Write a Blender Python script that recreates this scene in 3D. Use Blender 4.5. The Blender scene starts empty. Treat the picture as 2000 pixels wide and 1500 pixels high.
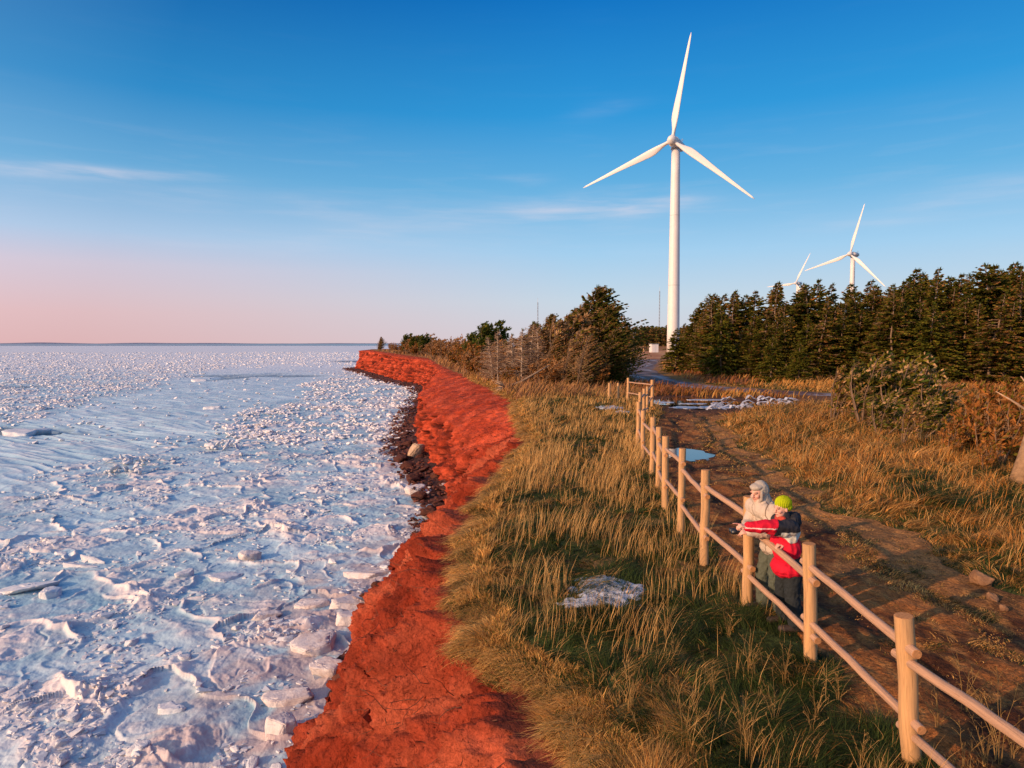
import bpy, bmesh, math, random
import numpy as np
from mathutils import Vector, Matrix

# ------------------------------------------------------------------ camera
SC = bpy.context.scene
COL = SC.collection
F = 1333.0
CZ = 3.5
PIT = math.atan(79.0 / F)
cam_d = bpy.data.cameras.new("camera")
cam_d.sensor_width = 36.0
cam_d.lens = 36.0 * F / 2000.0
cam_d.clip_start = 0.05
cam_d.clip_end = 60000
cam = bpy.data.objects.new("camera", cam_d)
COL.objects.link(cam)
cam.location = (0, 0, CZ)
cam.rotation_euler = (math.pi / 2 - PIT, 0, 0)
SC.camera = cam
SC.render.resolution_x, SC.render.resolution_y = 1024, 768

# ------------------------------------------------------------------ sun, sky, exposure
SUN_EL = math.radians(18.0)
SUN_DIR = Vector((-0.84, -0.54))          # horizontal direction towards the sun
SUN_DIR.normalize()
sun_d = bpy.data.lights.new("sun", 'SUN')
sun_d.energy = 5.0
sun_d.angle = math.radians(0.6)
sun_d.color = (1.0, 0.60, 0.34)
sun = bpy.data.objects.new("sun", sun_d)
COL.objects.link(sun)
tosun = Vector((SUN_DIR.x * math.cos(SUN_EL), SUN_DIR.y * math.cos(SUN_EL), math.sin(SUN_EL)))
sun.rotation_euler = tosun.to_track_quat('Z', 'Y').to_euler()
sun.location = (-40, -30, 40)

W = bpy.data.worlds.new("World")
SC.world = W
W.use_nodes = True
nt = W.node_tree
nt.nodes.clear()
def N(t, kind, **kw):
    n = t.nodes.new(kind)
    for k, v in kw.items():
        setattr(n, k, v)
    return n
def ramp(t, stops, fac=None, interp='LINEAR'):
    n = N(t, 'ShaderNodeValToRGB')
    e = n.color_ramp.elements
    n.color_ramp.interpolation = interp
    while len(e) > 1:
        e.remove(e[-1])
    e[0].position = stops[0][0]
    e[0].color = (*stops[0][1], 1)
    for p, c in stops[1:]:
        k = e.new(p)
        k.color = (*c, 1)
    if fac is not None:
        t.links.new(fac, n.inputs[0])
    return n
def lin(r, g, b):
    f = lambda c: (c / 255) / 12.92 if c <= 10 else ((c / 255 + 0.055) / 1.055) ** 2.4
    return (f(r), f(g), f(b))
def mth(t, op, a, b=None, clamp=False):
    n = N(t, 'ShaderNodeMath', operation=op, use_clamp=clamp)
    for i, v in enumerate((a, b)):
        if v is None:
            continue
        if isinstance(v, (int, float)):
            n.inputs[i].default_value = v
        else:
            t.links.new(v, n.inputs[i])
    return n.outputs[0]
def mixc(t, fac, a, b, mode='MIX'):
    n = N(t, 'ShaderNodeMix', data_type='RGBA', blend_type=mode)
    for s, v in ((0, fac), (6, a), (7, b)):
        if isinstance(v, (int, float)):
            n.inputs[s].default_value = v
        elif isinstance(v, tuple):
            n.inputs[s].default_value = (*v, 1) if len(v) == 3 else v
        else:
            t.links.new(v, n.inputs[s])
    return n.outputs[2]
tc = N(nt, 'ShaderNodeTexCoord')
sep = N(nt, 'ShaderNodeSeparateXYZ')
nt.links.new(tc.outputs['Generated'], sep.inputs[0])
skR = ramp(nt, [(0.0, lin(212, 206, 214)), (0.06, lin(196, 212, 226)), (0.13, lin(160, 204, 236)),
                (0.215, lin(100, 176, 224)), (0.31, lin(42, 150, 216)), (0.44, lin(6, 114, 194)), (1.0, lin(4, 62, 130))], sep.outputs[2])
skL = ramp(nt, [(0.0, lin(222, 172, 172)), (0.04, lin(226, 180, 182)), (0.10, lin(214, 194, 208)), (0.14, lin(176, 196, 224)),
                (0.215, lin(108, 168, 212)), (0.31, lin(44, 130, 190)), (0.44, lin(10, 86, 154)), (1.0, lin(6, 54, 112))], sep.outputs[2])
# azimuth: 0 to the right of the view, 1 towards the sunlit west
azf = mth(nt, 'MULTIPLY_ADD', sep.outputs[0], -1.25)
azf.node.inputs[2].default_value = 0.12
azf = mth(nt, 'MINIMUM', mth(nt, 'MAXIMUM', azf, 0.0), 1.0)
grad = mixc(nt, azf, skR.outputs[0], skL.outputs[0])
# thin cirrus streaks: direction divided by height = a flat layer far overhead
mp = N(nt, 'ShaderNodeMapping')
mp.inputs['Scale'].default_value = (4, 4, 40.0)
mp.inputs['Location'].default_value = (3.1, 0.4, 2.2)
mp.inputs['Rotation'].default_value = (0, math.radians(-3), 0)
nt.links.new(tc.outputs['Generated'], mp.inputs[0])
cn = N(nt, 'ShaderNodeTexNoise')
cn.inputs['Scale'].default_value = 1.7
cn.inputs['Detail'].default_value = 7
cn.inputs['Roughness'].default_value = 0.55
cn.inputs['Distortion'].default_value = 0.25
nt.links.new(mp.outputs[0], cn.inputs[0])
cr = ramp(nt, [(0.53, (0, 0, 0)), (0.78, (1, 1, 1))], cn.outputs[0])
band = ramp(nt, [(0.0, (0, 0, 0)), (0.10, (.25, .25, .25)), (0.17, (1, 1, 1)), (0.24, (.7, .7, .7)), (0.30, (0.12, .12, .12)), (0.5, (0, 0, 0))], sep.outputs[2])
# each wisp has a place of its own in the sky (east-west slope, height slope, widths, tilt, strength)
yy_c = mth(nt, 'MAXIMUM', sep.outputs[1], 0.02)
U = mth(nt, 'DIVIDE', sep.outputs[0], yy_c)
Vv = mth(nt, 'DIVIDE', sep.outputs[2], yy_c)
tot = None
for (cu, cv, wu, wv, tl, st) in ((-.63, .246, .15, .010, -.055, .75), (-.47, .215, .09, .012, -.06, .28), (.08, .195, .17, .020, .05, .48), (.20, .20, .07, .010, .10, .3), (.13, .335, .05, .012, .20, .10),
                                 (-.27, .195, .07, .022, -.2, .25), (.70, .22, .10, .016, .12, .30), (.02, .238, .035, .005, 0, .3), (.55, .18, .12, .012, .1, .15), (-.2, .15, .3, .02, .02, .12)):
    a = mth(nt, 'DIVIDE', mth(nt, 'SUBTRACT', U, cu), wu)
    b_ = mth(nt, 'SUBTRACT', Vv, cv)
    b_ = mth(nt, 'DIVIDE', mth(nt, 'SUBTRACT', b_, mth(nt, 'MULTIPLY', mth(nt, 'SUBTRACT', U, cu), tl)), wv)
    q = mth(nt, 'ADD', mth(nt, 'MULTIPLY', a, a), mth(nt, 'MULTIPLY', b_, b_))
    g = mth(nt, 'MULTIPLY', mth(nt, 'EXPONENT', mth(nt, 'MULTIPLY', q, -1.0)), st)
    tot = g if tot is None else mth(nt, 'ADD', tot, g)
cr2 = ramp(nt, [(0.34, (.12, .12, .12)), (0.66, (1, 1, 1))], cn.outputs[0])
cf = mth(nt, 'ADD', mth(nt, 'MULTIPLY', tot, cr2.outputs[0]), mth(nt, 'MULTIPLY', mth(nt, 'MULTIPLY', cr.outputs[0], band.outputs[0]), 0.10), True)
grad = mixc(nt, cf, grad, lin(222, 216, 228))
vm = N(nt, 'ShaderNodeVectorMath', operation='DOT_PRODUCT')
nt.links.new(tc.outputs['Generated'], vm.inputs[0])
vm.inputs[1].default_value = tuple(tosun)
glow = ramp(nt, [(0.0, (0, 0, 0)), (0.25, (0.04, .06, .07)), (0.7, (.34, .42, .48)), (1.0, (1.8, 1.4, 1.0))], vm.outputs['Value'])  # unseen sky round the sun, brightened to add fill light
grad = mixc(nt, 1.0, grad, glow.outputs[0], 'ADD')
sky = N(nt, 'ShaderNodeTexSky', sky_type='NISHITA', sun_disc=False)
sky.sun_elevation = SUN_EL
sky.sun_rotation = math.atan2(SUN_DIR.x, SUN_DIR.y)
sky.altitude = 10
bg1 = N(nt, 'ShaderNodeBackground')
bg1.inputs[1].default_value = 0.004
nt.links.new(sky.outputs[0], bg1.inputs[0])
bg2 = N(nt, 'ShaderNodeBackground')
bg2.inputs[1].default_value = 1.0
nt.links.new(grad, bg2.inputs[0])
ad = N(nt, 'ShaderNodeAddShader')
nt.links.new(bg1.outputs[0], ad.inputs[0])
nt.links.new(bg2.outputs[0], ad.inputs[1])
wo = N(nt, 'ShaderNodeOutputWorld')
nt.links.new(ad.outputs[0], wo.inputs[0])

SC.view_settings.view_transform = 'Standard'
SC.view_settings.look = 'None'
SC.view_settings.exposure = 0.0
SC.view_settings.gamma = 1.0
SC.cycles.max_bounces = 5
SC.cycles.diffuse_bounces = 3
SC.cycles.use_denoising = True

# ------------------------------------------------------------------ helpers
rng = np.random.default_rng(7)
random.seed(7)
cP, sP = math.cos(PIT), math.sin(PIT)
def at(px, py, Y):
    """the point at depth Y that the photograph shows at pixel px, py"""
    u = (px - 1000) / F
    v = (750 - py) / F
    dy = cP + v * sP
    dz = -sP + v * cP
    return Vector((u / dy * Y, Y, CZ + dz / dy * Y))
def gnd(px, py, z=0.0):
    v = (750 - py) / F
    dy = cP + v * sP
    dz = -sP + v * cP
    Y = (z - CZ) / dz * dy
    return Vector(((px - 1000) / F / dy * Y, Y, z))

def _h(ix, iy, iz, seed):
    n = (ix * 374761393 + iy * 668265263 + iz * 1440662683 + seed * 974634777) & 0xFFFFFFFF
    n = ((n ^ (n >> 13)) * 1274126177) & 0xFFFFFFFF
    n = n ^ (n >> 16)
    return (n & 0xFFFFFF) / float(0xFFFFFF)
def vnoise(x, y, z=None, seed=0):
    x = np.asarray(x, float)
    y = np.asarray(y, float)
    z = np.zeros_like(x) if z is None else np.asarray(z, float) + 0 * x
    ix, iy, iz = (np.floor(a).astype(np.int64) for a in (x, y, z))
    fx, fy, fz = x - ix, y - iy, z - iz
    ux, uy, uz = (f * f * f * (f * (f * 6 - 15) + 10) for f in (fx, fy, fz))
    r = 0
    flat = not np.any(fz)
    for dz in ((0,) if flat else (0, 1)):
        wz = 1.0 if flat else (uz if dz else 1 - uz)
        for dx in (0, 1):
            wx = ux if dx else 1 - ux
            for dy_ in (0, 1):
                wy = uy if dy_ else 1 - uy
                a = _h(ix + dx, iy + dy_, iz + dz, seed) * 6.2831853
                b = _h(ix + dx, iy + dy_, iz + dz, seed + 57) * 2 - 1
                g = np.cos(a) * (fx - dx) + np.sin(a) * (fy - dy_)
                if not flat:
                    g = g * np.sqrt(np.maximum(0, 1 - b * b)) + b * (fz - dz)
                r = r + g * wx * wy * wz
    return r * 1.5
def fbm(x, y, z=None, oct=4, seed=0, gain=0.5, lac=2.03):
    s, a, f, t = 0, 1.0, 1.0, 0
    for o in range(oct):
        s = s + a * vnoise(x * f, y * f, None if z is None else z * f, seed + o * 13)
        t += a
        a *= gain
        f *= lac
    return s / t * 1.3
def ridged(x, y, z=None, oct=4, seed=0, gain=0.5):
    s, a, f, t = 0, 1.0, 1.0, 0
    for o in range(oct):
        n = 1 - np.abs(vnoise(x * f, y * f, None if z is None else z * f, seed + o * 17)) * 2
        s = s + a * n
        t += a
        a *= gain
        f *= 2.1
    return s / t
def worley(x, y, seed=0):
    ix, iy = np.floor(x).astype(np.int64), np.floor(y).astype(np.int64)
    d1 = np.full(x.shape, 9.0)
    d2 = np.full(x.shape, 9.0)
    cx = np.zeros(x.shape)
    cy = np.zeros(x.shape)
    cid = np.zeros(x.shape)
    for dx in (-1, 0, 1):
        for dy_ in (-1, 0, 1):
            jx, jy = ix + dx, iy + dy_
            px = jx + _h(jx, jy, 0, seed)
            py = jy + _h(jx, jy, 1, seed)
            d = np.hypot(px - x, py - y)
            m = d < d1
            d2 = np.where(m, d1, np.minimum(d2, d))
            cx = np.where(m, px, cx)
            cy = np.where(m, py, cy)
            cid = np.where(m, _h(jx, jy, 2, seed), cid)
            d1 = np.where(m, d, d1)
    return d1, d2, cx, cy, cid
def sstep(a, b, x):
    t = np.clip((x - a) / (b - a), 0, 1)
    return t * t * (3 - 2 * t)
def lerp3(t, a, b):
    t = np.asarray(t)[..., None]
    return np.asarray(a) * (1 - t) + np.asarray(b) * t

def mesh_np(name, V, faces, mat=None, col=None, smooth=False, parent=None, loc=None):
    """faces: list of (n,k) int arrays, k = 3 or 4"""
    V = np.asarray(V, np.float32)
    me = bpy.data.meshes.new(name)
    me.vertices.add(len(V))
    me.vertices.foreach_set('co', V.ravel())
    faces = [np.asarray(f, np.int32) for f in faces if len(f)]
    nl = sum(f.size for f in faces)
    npoly = sum(len(f) for f in faces)
    me.loops.add(nl)
    me.polygons.add(npoly)
    me.loops.foreach_set('vertex_index', np.concatenate([f.ravel() for f in faces]))
    starts, o = [], 0
    for f in faces:
        starts.append(o + np.arange(len(f)) * f.shape[1])
        o += f.size
    me.polygons.foreach_set('loop_start', np.concatenate(starts).astype(np.int32))
    me.update(calc_edges=True)
    me.polygons.foreach_set('use_smooth', np.full(npoly, bool(smooth)))
    if col is not None:
        a = me.color_attributes.new('Col', 'FLOAT_COLOR', 'POINT')
        c = np.ones((len(V), 4), np.float32)
        c[:, :3] = col
        a.data.foreach_set('color', c.ravel())
    if mat is not None:
        me.materials.append(mat)
    me.update()
    ob = bpy.data.objects.new(name, me)
    COL.objects.link(ob)
    if parent is not None:
        ob.parent = parent
    if loc is not None:
        ob.location = loc
    return ob
def grid_faces(nr, nc):
    i = np.arange(nr - 1)[:, None] * nc + np.arange(nc - 1)[None, :]
    i = i.ravel()
    return np.stack([i, i + 1, i + nc + 1, i + nc], 1)
def tag(o, label=None, cat=None, group=None, kind=None):
    if label: o['label'] = label
    if cat: o['category'] = cat
    if group: o['group'] = group
    if kind: o['kind'] = kind
    return o
def empty(name, loc, rz=0.0):
    o = bpy.data.objects.new(name, None)
    o.empty_display_size = 0.3
    COL.objects.link(o)
    o.location = loc
    o.rotation_euler = (0, 0, rz)
    return o
def copy_tree(o, parent=None):
    c = o.copy()
    COL.objects.link(c)
    if parent is not None:
        c.parent = parent
    for ch in [x for x in CH.get(o.name, [])]:
        copy_tree(ch, c)
    return c
CH = {}
def reg(root):
    for o in list(COL.objects):
        if o.parent is not None:
            CH.setdefault(o.parent.name, [])
            if o not in CH[o.parent.name]:
                CH[o.parent.name].append(o)

class MB:
    """collects shapes for one mesh"""
    def __init__(s):
        s.V, s.F3, s.F4, s.C, s.n = [], [], [], [], 0
    def add(s, V, f3=None, f4=None, col=None):
        V = np.asarray(V, float)
        s.V.append(V)
        if f3 is not None and len(f3): s.F3.append(np.asarray(f3) + s.n)
        if f4 is not None and len(f4): s.F4.append(np.asarray(f4) + s.n)
        s.C.append(np.tile(np.asarray(col if col is not None else (1, 1, 1), float), (len(V), 1)) if col is None or np.ndim(col) == 1 else np.asarray(col))
        s.n += len(V)
    def tube(s, pts, rad, seg=8, col=None, cap=True, flat=1.0):
        pts = np.asarray(pts, float)
        n = len(pts)
        rad = np.broadcast_to(np.asarray(rad, float), (n,))
        t = np.gradient(pts, axis=0)
        t /= np.maximum(np.linalg.norm(t, axis=1, keepdims=True), 1e-9)
        ref = np.array([0, 0, 1.0]) if abs(t[:, 2]).mean() < 0.8 else np.array([1.0, 0, 0])
        a = np.cross(t, ref)
        a /= np.maximum(np.linalg.norm(a, axis=1, keepdims=True), 1e-9)
        b = np.cross(t, a)
        th = np.arange(seg) / seg * 2 * math.pi
        V = pts[:, None, :] + rad[:, None, None] * (np.cos(th)[None, :, None] * a[:, None, :] + flat * np.sin(th)[None, :, None] * b[:, None, :])
        V = V.reshape(-1, 3)
        i = np.arange(n - 1)[:, None] * seg
        j = np.arange(seg)[None, :]
        k = (j + 1) % seg
        f4 = np.stack([i + j, i + k, i + seg + k, i + seg + j], -1).reshape(-1, 4)
        f3 = []
        if cap:
            V = np.vstack([V, pts[:1], pts[-1:]])
            c0, c1 = n * seg, n * seg + 1
            jj = np.arange(seg)
            kk = (jj + 1) % seg
            f3 = np.vstack([np.stack([jj, np.full(seg, c0), kk], 1), np.stack([(n - 1) * seg + jj, (n - 1) * seg + kk, np.full(seg, c1)], 1)])
        s.add(V, f3, f4, col)
    def box(s, c, size, rot=None, col=None):
        c = np.asarray(c, float)
        h = np.asarray(size, float) / 2
        V = np.array([[x, y, z] for x in (-1, 1) for y in (-1, 1) for z in (-1, 1)], float) * h
        if rot is not None:
            V = V @ np.array(rot).T
        s.add(V + c, None, [[0, 1, 3, 2], [4, 6, 7, 5], [0, 4, 5, 1], [2, 3, 7, 6], [0, 2, 6, 4], [1, 5, 7, 3]], col)
    def build(s, name, mat, parent=None, smooth=False, loc=None):
        fs = []
        if s.F3: fs.append(np.vstack(s.F3))
        if s.F4: fs.append(np.vstack(s.F4))
        return mesh_np(name, np.vstack(s.V), fs, mat, np.vstack(s.C), smooth, parent, loc)

def material(name, color=None, rough=0.9, noise=None, bump=None, spec=0.3, stretch=(1, 1, 1), tint2=None, speck=None, twosided=0.0):
    """color None: the mesh's own colour attribute; noise=(scale, amount); bump=[(scale, strength, dist)...]"""
    m = bpy.data.materials.new(name)
    m.use_nodes = True
    t = m.node_tree
    b = t.nodes['Principled BSDF']
    b.inputs['Roughness'].default_value = rough
    b.inputs['Specular IOR Level'].default_value = spec
    tc = N(t, 'ShaderNodeTexCoord')
    mp = N(t, 'ShaderNodeMapping')
    mp.inputs['Scale'].default_value = stretch
    t.links.new(tc.outputs['Object'], mp.inputs[0])
    if color is None:
        a = N(t, 'ShaderNodeAttribute', attribute_name='Col')
        c = a.outputs['Color']
    else:
        rgb = N(t, 'ShaderNodeRGB')
        rgb.outputs[0].default_value = (*color, 1)
        c = rgb.outputs[0]
    if noise:
        n = N(t, 'ShaderNodeTexNoise')
        n.inputs['Scale'].default_value = noise[0]
        n.inputs['Detail'].default_value = 6
        n.inputs['Roughness'].default_value = 0.62
        t.links.new(mp.outputs[0], n.inputs[0])
        if tint2 is None:
            lo, hi = 1 - noise[1], 1 + noise[1]
            r = ramp(t, [(0.3, (lo, lo, lo)), (0.7, (hi, hi, hi))], n.outputs[0])
            c = mixc(t, 1.0, c, r.outputs[0], 'MULTIPLY')
        else:
            r = ramp(t, [(0.42, (0, 0, 0)), (0.62, (1, 1, 1))], n.outputs[0])
            f = mth(t, 'MULTIPLY', r.outputs[0], noise[1])
            c = mixc(t, f, c, tint2)
    if speck:
        n = N(t, 'ShaderNodeTexNoise')
        n.inputs['Scale'].default_value = speck[0]
        n.inputs['Detail'].default_value = 5
        n.inputs['Roughness'].default_value = 0.75
        t.links.new(mp.outputs[0], n.inputs[0])
        r = ramp(t, [(0.36, (1 - speck[1],) * 3), (0.5, (1, 1, 1)), (0.66, (1 + speck[1] * .8,) * 3)], n.outputs[0])
        c = mixc(t, 1.0, c, r.outputs[0], 'MULTIPLY')
    t.links.new(c, b.inputs['Base Color'])
    prev = None
    for (sc_, st, di) in (bump or []):
        n = N(t, 'ShaderNodeTexNoise')
        n.inputs['Scale'].default_value = sc_
        n.inputs['Detail'].default_value = 8
        n.inputs['Roughness'].default_value = 0.6
        t.links.new(mp.outputs[0], n.inputs[0])
        bp = N(t, 'ShaderNodeBump')
        bp.inputs['Strength'].default_value = st
        bp.inputs['Distance'].default_value = di
        t.links.new(n.outputs[0], bp.inputs['Height'])
        if prev is not None:
            t.links.new(prev, bp.inputs['Normal'])
        prev = bp.outputs[0]
    if prev is not None:
        t.links.new(prev, b.inputs['Normal'])
    if twosided > 0:     # light passing through thin leaves and blades
        tr = N(t, 'ShaderNodeBsdfTranslucent')
        t.links.new(c, tr.inputs[0])
        mx = N(t, 'ShaderNodeMixShader')
        mx.inputs[0].default_value = twosided
        t.links.new(b.outputs[0], mx.inputs[1])
        t.links.new(tr.outputs[0], mx.inputs[2])
        t.links.new(mx.outputs[0], t.nodes['Material Output'].inputs[0])
    return m

# ------------------------------------------------------------------ the lie of the land
SEA = -5.5
TY = np.array([-6, 2, 4, 5.6, 6.9, 8.35, 10.2, 13.4, 16.7, 20.4, 26, 36, 47, 59, 86, 118, 150, 200, 238, 246, 255, 270, 330])
TX = np.array([1.4, 1.0, .8, .55, .2, -.55, -1.0, -1.0, -.75, -.2, .5, .27, 0, -1.8, -6.6, -12.5, -18.5, -38, -50, -50, -44, -30, 10.])
OY = np.array([-6, 5, 14.5, 19, 24, 28, 31, 34, 38, 43, 48, 56, 67, 73, 85, 104, 120, 138, 162, 200, 235, 244, 252, 262, 280, 330])
OX = np.array([-4.0, -4.2, -4.5, -4.75, -4.75, -3.7, -2.75, -2.4, -2.75, -4.2, -5.9, -8.2, -9.8, -10.6, -11.6, -13.0, -14.6, -18.4, -29, -41.5, -54.5, -57, -56, -50, -34, 6.])
def xtop(y):
    y = np.asarray(y, float)
    return np.interp(y, TY, TX) + fbm(y * 0.9, y * 0 + 3.3, oct=4, seed=5) * (0.22 + 0.004 * y)
def xtoe(y):
    y = np.asarray(y, float)
    return np.interp(y, OY, OX) + fbm(y * 0.35, y * 0 + 8.1, oct=4, seed=9) * (0.45 + 0.006 * y)
PLy = np.array([-6, 7, 9, 12.5, 14.2, 18, 22, 27, 36, 48]); PLx = np.array([3.2, 3.35, 3.3, 3.4, 3.5, 4.0, 4.5, 5.6, 8.0, 9.0])
PRy = np.array([-6, 5, 7, 10, 14, 21, 25, 29, 33, 37, 40, 48]); PRx = np.array([5.8, 6.3, 6.8, 7.1, 7.0, 7.7, 8.2, 9.0, 10.5, 14.5, 19.5, 23.])
def path_l(y): return np.interp(y, PLy, PLx) + fbm(y * .8, y * 0 + 1.7, oct=3, seed=21) * .35
def path_r(y): return np.interp(y, PRy, PRx) + fbm(y * .6, y * 0 + 5.7, oct=3, seed=22) * .7
def inpath(x, y):
    return (x > path_l(y)) & (x < path_r(y)) & (y < 47)
POOLS = [(5.7, 22.0, 0.75, 1.2), (11.0, 42.5, 2.6, 3.4), (14.5, 40.3, 4.0, 1.5), (10.6, 39.3, 1.7, 2.2)]
def G(x, y):
    """height of the land above the cliff"""
    x = np.asarray(x, float); y = np.asarray(y, float)
    z = fbm(x * .25, y * .25, oct=3, seed=31) * 0.10 + fbm(x * 1.3, y * 1.3, oct=3, seed=32) * 0.05
    xt = xtop(y)
    u = x - xt
    z = z - 0.30 * np.exp(-np.maximum(u, 0) / 0.7) * sstep(400, 20, y)
    pl, pr = path_l(y), path_r(y)
    onp = sstep(pl - .3, pl + .4, x) * sstep(pr + .3, pr - .6, x) * sstep(50, 46, y)
    z = z * (1 - .6 * onp) - 0.04 * onp
    bank = sstep(pr + .0, pr + 2.0, x) * sstep(46, 30, y)
    z = z + bank * (0.22 + 0.16 * fbm(x * .5, y * .5, oct=3, seed=33))
    for (cx, cy, rx, ry) in POOLS:
        q = ((x - cx) / rx) ** 2 + ((y - cy) / ry) ** 2
        z = z - 0.13 * np.exp(-q * 0.9)
    z = z + sstep(90, 240, y) * 1.5 * sstep(40, -20, x) + sstep(100, 185, y) * 1.05 * sstep(0, 25, x)
    z = z + sstep(200, 420, y) * 4.0 * sstep(-10, 60, x)
    return z

def cliff_rows():
    ys = [-5.5]
    while ys[-1] < 325:
        ys.append(ys[-1] + max(0.035, 0.0046 * abs(ys[-1])))
    return np.array(ys)
CY = cliff_rows()
xt0 = xtop(CY)
zt0 = G(xt0, CY)

# cliff
nT = 170
t = np.linspace(0, 1, nT)[None, :]
Yg = np.repeat(CY[:, None], nT, 1)
xo0 = xtoe(CY)
X0, X1 = xt0[:, None], xo0[:, None]
Z0, Z1 = zt0[:, None], np.full_like(zt0, SEA - 0.25)[:, None]
near = sstep(33, 26, Yg)
# x as a function of t: near slope roughly straight, far cliff steep with a sloping shoulder
fx_n = t ** 0.96
fz_n = t ** 1.25
fx_f = np.interp(t, [0, .2, .38, .43, .94, 1], [0, .42, .76, .84, .93, 1.0])
fz_f = np.interp(t, [0, .2, .38, .43, .94, 1], [0, .11, .27, .34, .96, 1.0])
hd = sstep(75, 120, Yg)
fx_f = fx_f * (1 - hd) + np.interp(t, [0, .1, .9, 1], [0, .50, .80, 1]) * hd
fz_f = fz_f * (1 - hd) + np.interp(t, [0, .1, .9, 1], [0, .05, .95, 1]) * hd
fx = fx_n * near + fx_f * (1 - near)
fz = fz_n * near + fz_f * (1 - near)
Xg = X0 + (X1 - X0) * fx
Zg = Z0 + (Z1 - Z0) * fz
mask = sstep(0, .05, t) * (1 - .7 * sstep(.8, 1.0, t))
k = np.minimum(1.0 + Yg / 90, 2.4)
gul = ridged(Yg * .34 / k, Zg * .07 + Xg * .05, oct=3, seed=41)
big = fbm(Yg * .16 / k, Zg * .13, Xg * .13, oct=3, seed=42)
midn = fbm(Yg * .9 / k, Zg * .8, Xg * .8, oct=4, seed=43)
strata = vnoise(Zg * 2.3 + .5 * big, Yg * .06, seed=44)
st2 = ridged(Zg * 1.1, Yg * .12, oct=3, seed=47)
holes = np.clip(ridged(Yg * .75 / k, Zg * .4, oct=2, seed=45) - .72, 0, 1) * 3.2
diag = ridged((Yg + Zg * .35) * 1.5, Zg * .3, oct=4, seed=46)
wa = worley(Yg * .42 / k + .35 * midn, Zg * .22 + .3 * big, seed=54)
wb = worley(Yg * 1.1 / k + .3 * midn, Zg * .8 + .2 * big, seed=55)
crack = sstep(.15, .02, wa[1] - wa[0]); crack2 = sstep(.14, .0, wb[1] - wb[0])
face = sstep(.30 - .2 * hd, .50 - .3 * hd, t + .05 * midn)                       # 1 on the steep part of the far cliff
gv = ridged(Yg * .26 / k + .25 * midn, Zg * .06, oct=2, seed=58)
gullies = np.clip((gv - .45) / .5, 0, 1.2) ** 1.4            # narrow gullies cut down the face
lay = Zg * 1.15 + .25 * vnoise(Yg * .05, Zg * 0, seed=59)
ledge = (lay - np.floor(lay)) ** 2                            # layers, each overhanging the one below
streak = ridged((Xg * .85 - Yg * .50) * 1.0 / k ** .5 + .25 * midn, (Xg * .5 + Yg * .85) * .12, oct=4, seed=60)
bA = worley(Yg * .75 / k + .3 * midn, Zg * .42 + .15 * big, seed=62)
bB = worley(Yg * 1.9 / k ** .6 + .3 * midn, Zg * 1.5, seed=63)
pits = sstep(.20, .32, fbm(Yg * 1.5 / k ** .5, Zg * .45, oct=3, seed=64)) * face
slit = sstep(.80, .93, ridged(Yg * .55 / k ** .5 + .2 * midn, Zg * .16, oct=2, seed=66)) * face
rough_ = fbm(Yg * 2.6, Zg * 2.6, Xg * 2.6, oct=5, seed=65, gain=.65)
d_f = .8 * big * k ** .5 + .35 * midn - .75 * gullies * (.3 + .7 * face) * k ** .5 + (.35 + .65 * face) * ((bA[4] - .5) * .62 + (bB[4] - .5) * .30 + .34 * rough_) + face * (.24 * ledge - .45 * crack) + (1 - face) * .8 * (streak - .5) - .9 * holes * face - .6 * pits - .5 * slit + .12
cr3 = sstep(.10, .0, bA[1] - bA[0])
rl = ridged((Yg + Zg * .25) * .55, Zg * .16, oct=3, seed=48)
rl2 = ridged((Yg + Zg * .4) * 1.6 + midn, Zg * .30, oct=4, seed=56)
d_n = .55 * big + .40 * midn + .30 * (diag - .5) + 1.0 * (rl - .5) + .40 * (rl2 - .5)
disp = (d_f * (1 - near) + d_n * near) * mask
fine = fbm(Yg * 4.5, Zg * 4.5, Xg * 4.5, oct=5, seed=49, gain=.68) * .20 * sstep(80, 30, Yg) * mask
lump = worley(Yg * 2.6 + midn, Zg * 2.6 + Xg, seed=50)
fine = fine + (.5 - lump[0]) * .07 * mask * sstep(60, 30, Yg)
Xg = Xg - (disp * .85 + fine)
Zg = Zg + (disp * .30 + fine * .6) * near * mask
Vc = np.stack([Xg, Yg, Zg], -1).reshape(-1, 3)
c1, c2, c3 = np.array([.24, .030, .011]), np.array([.34, .055, .024]), np.array([.11, .015, .007])
cn_ = fbm(Yg * .5, Zg * 1.1, Xg * .6, oct=5, seed=51)
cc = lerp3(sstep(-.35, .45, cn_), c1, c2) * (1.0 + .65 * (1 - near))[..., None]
cc = lerp3(sstep(.05, .45, fbm(Yg * 1.7, Zg * 1.7, Xg * 1.2, oct=4, seed=52)) * .65, cc, c3)
cc = lerp3(sstep(.15, .5, strata) * .35 * (1 - near), cc, [.33, .05, .02])
pale = sstep(.05, .5, fbm((Yg + Zg * .5) * .45, Zg * .25, oct=3, seed=53)) * near
cc = lerp3(np.clip((crack * .6 + crack2 * .25 + cr3 * .6 + pits * .95 + slit * .9) * face + gullies * .35 * (.5 + 1.2 * rough_) + holes * 1.5 * face, 0, 1) * (1 - near) * .92 * mask, cc, [.045, .008, .006])  # shade inside cracks, pits and gullies painted into the rock colour
cc = lerp3(sstep(.25, .75, rl2) * near * .30, cc, [.15, .022, .012])
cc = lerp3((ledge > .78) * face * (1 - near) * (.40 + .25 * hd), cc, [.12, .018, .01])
cc = lerp3(sstep(.55, .8, streak) * (1 - face) * (1 - near) * .5, cc, [.14, .022, .012])
cc = lerp3(pale * .8, cc, [.46, .105, .05])
cc = lerp3(sstep(.95, 1.0, t + 0 * Yg) * .7 * sstep(18, 26, Yg), cc, [.10, .03, .018])
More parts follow.
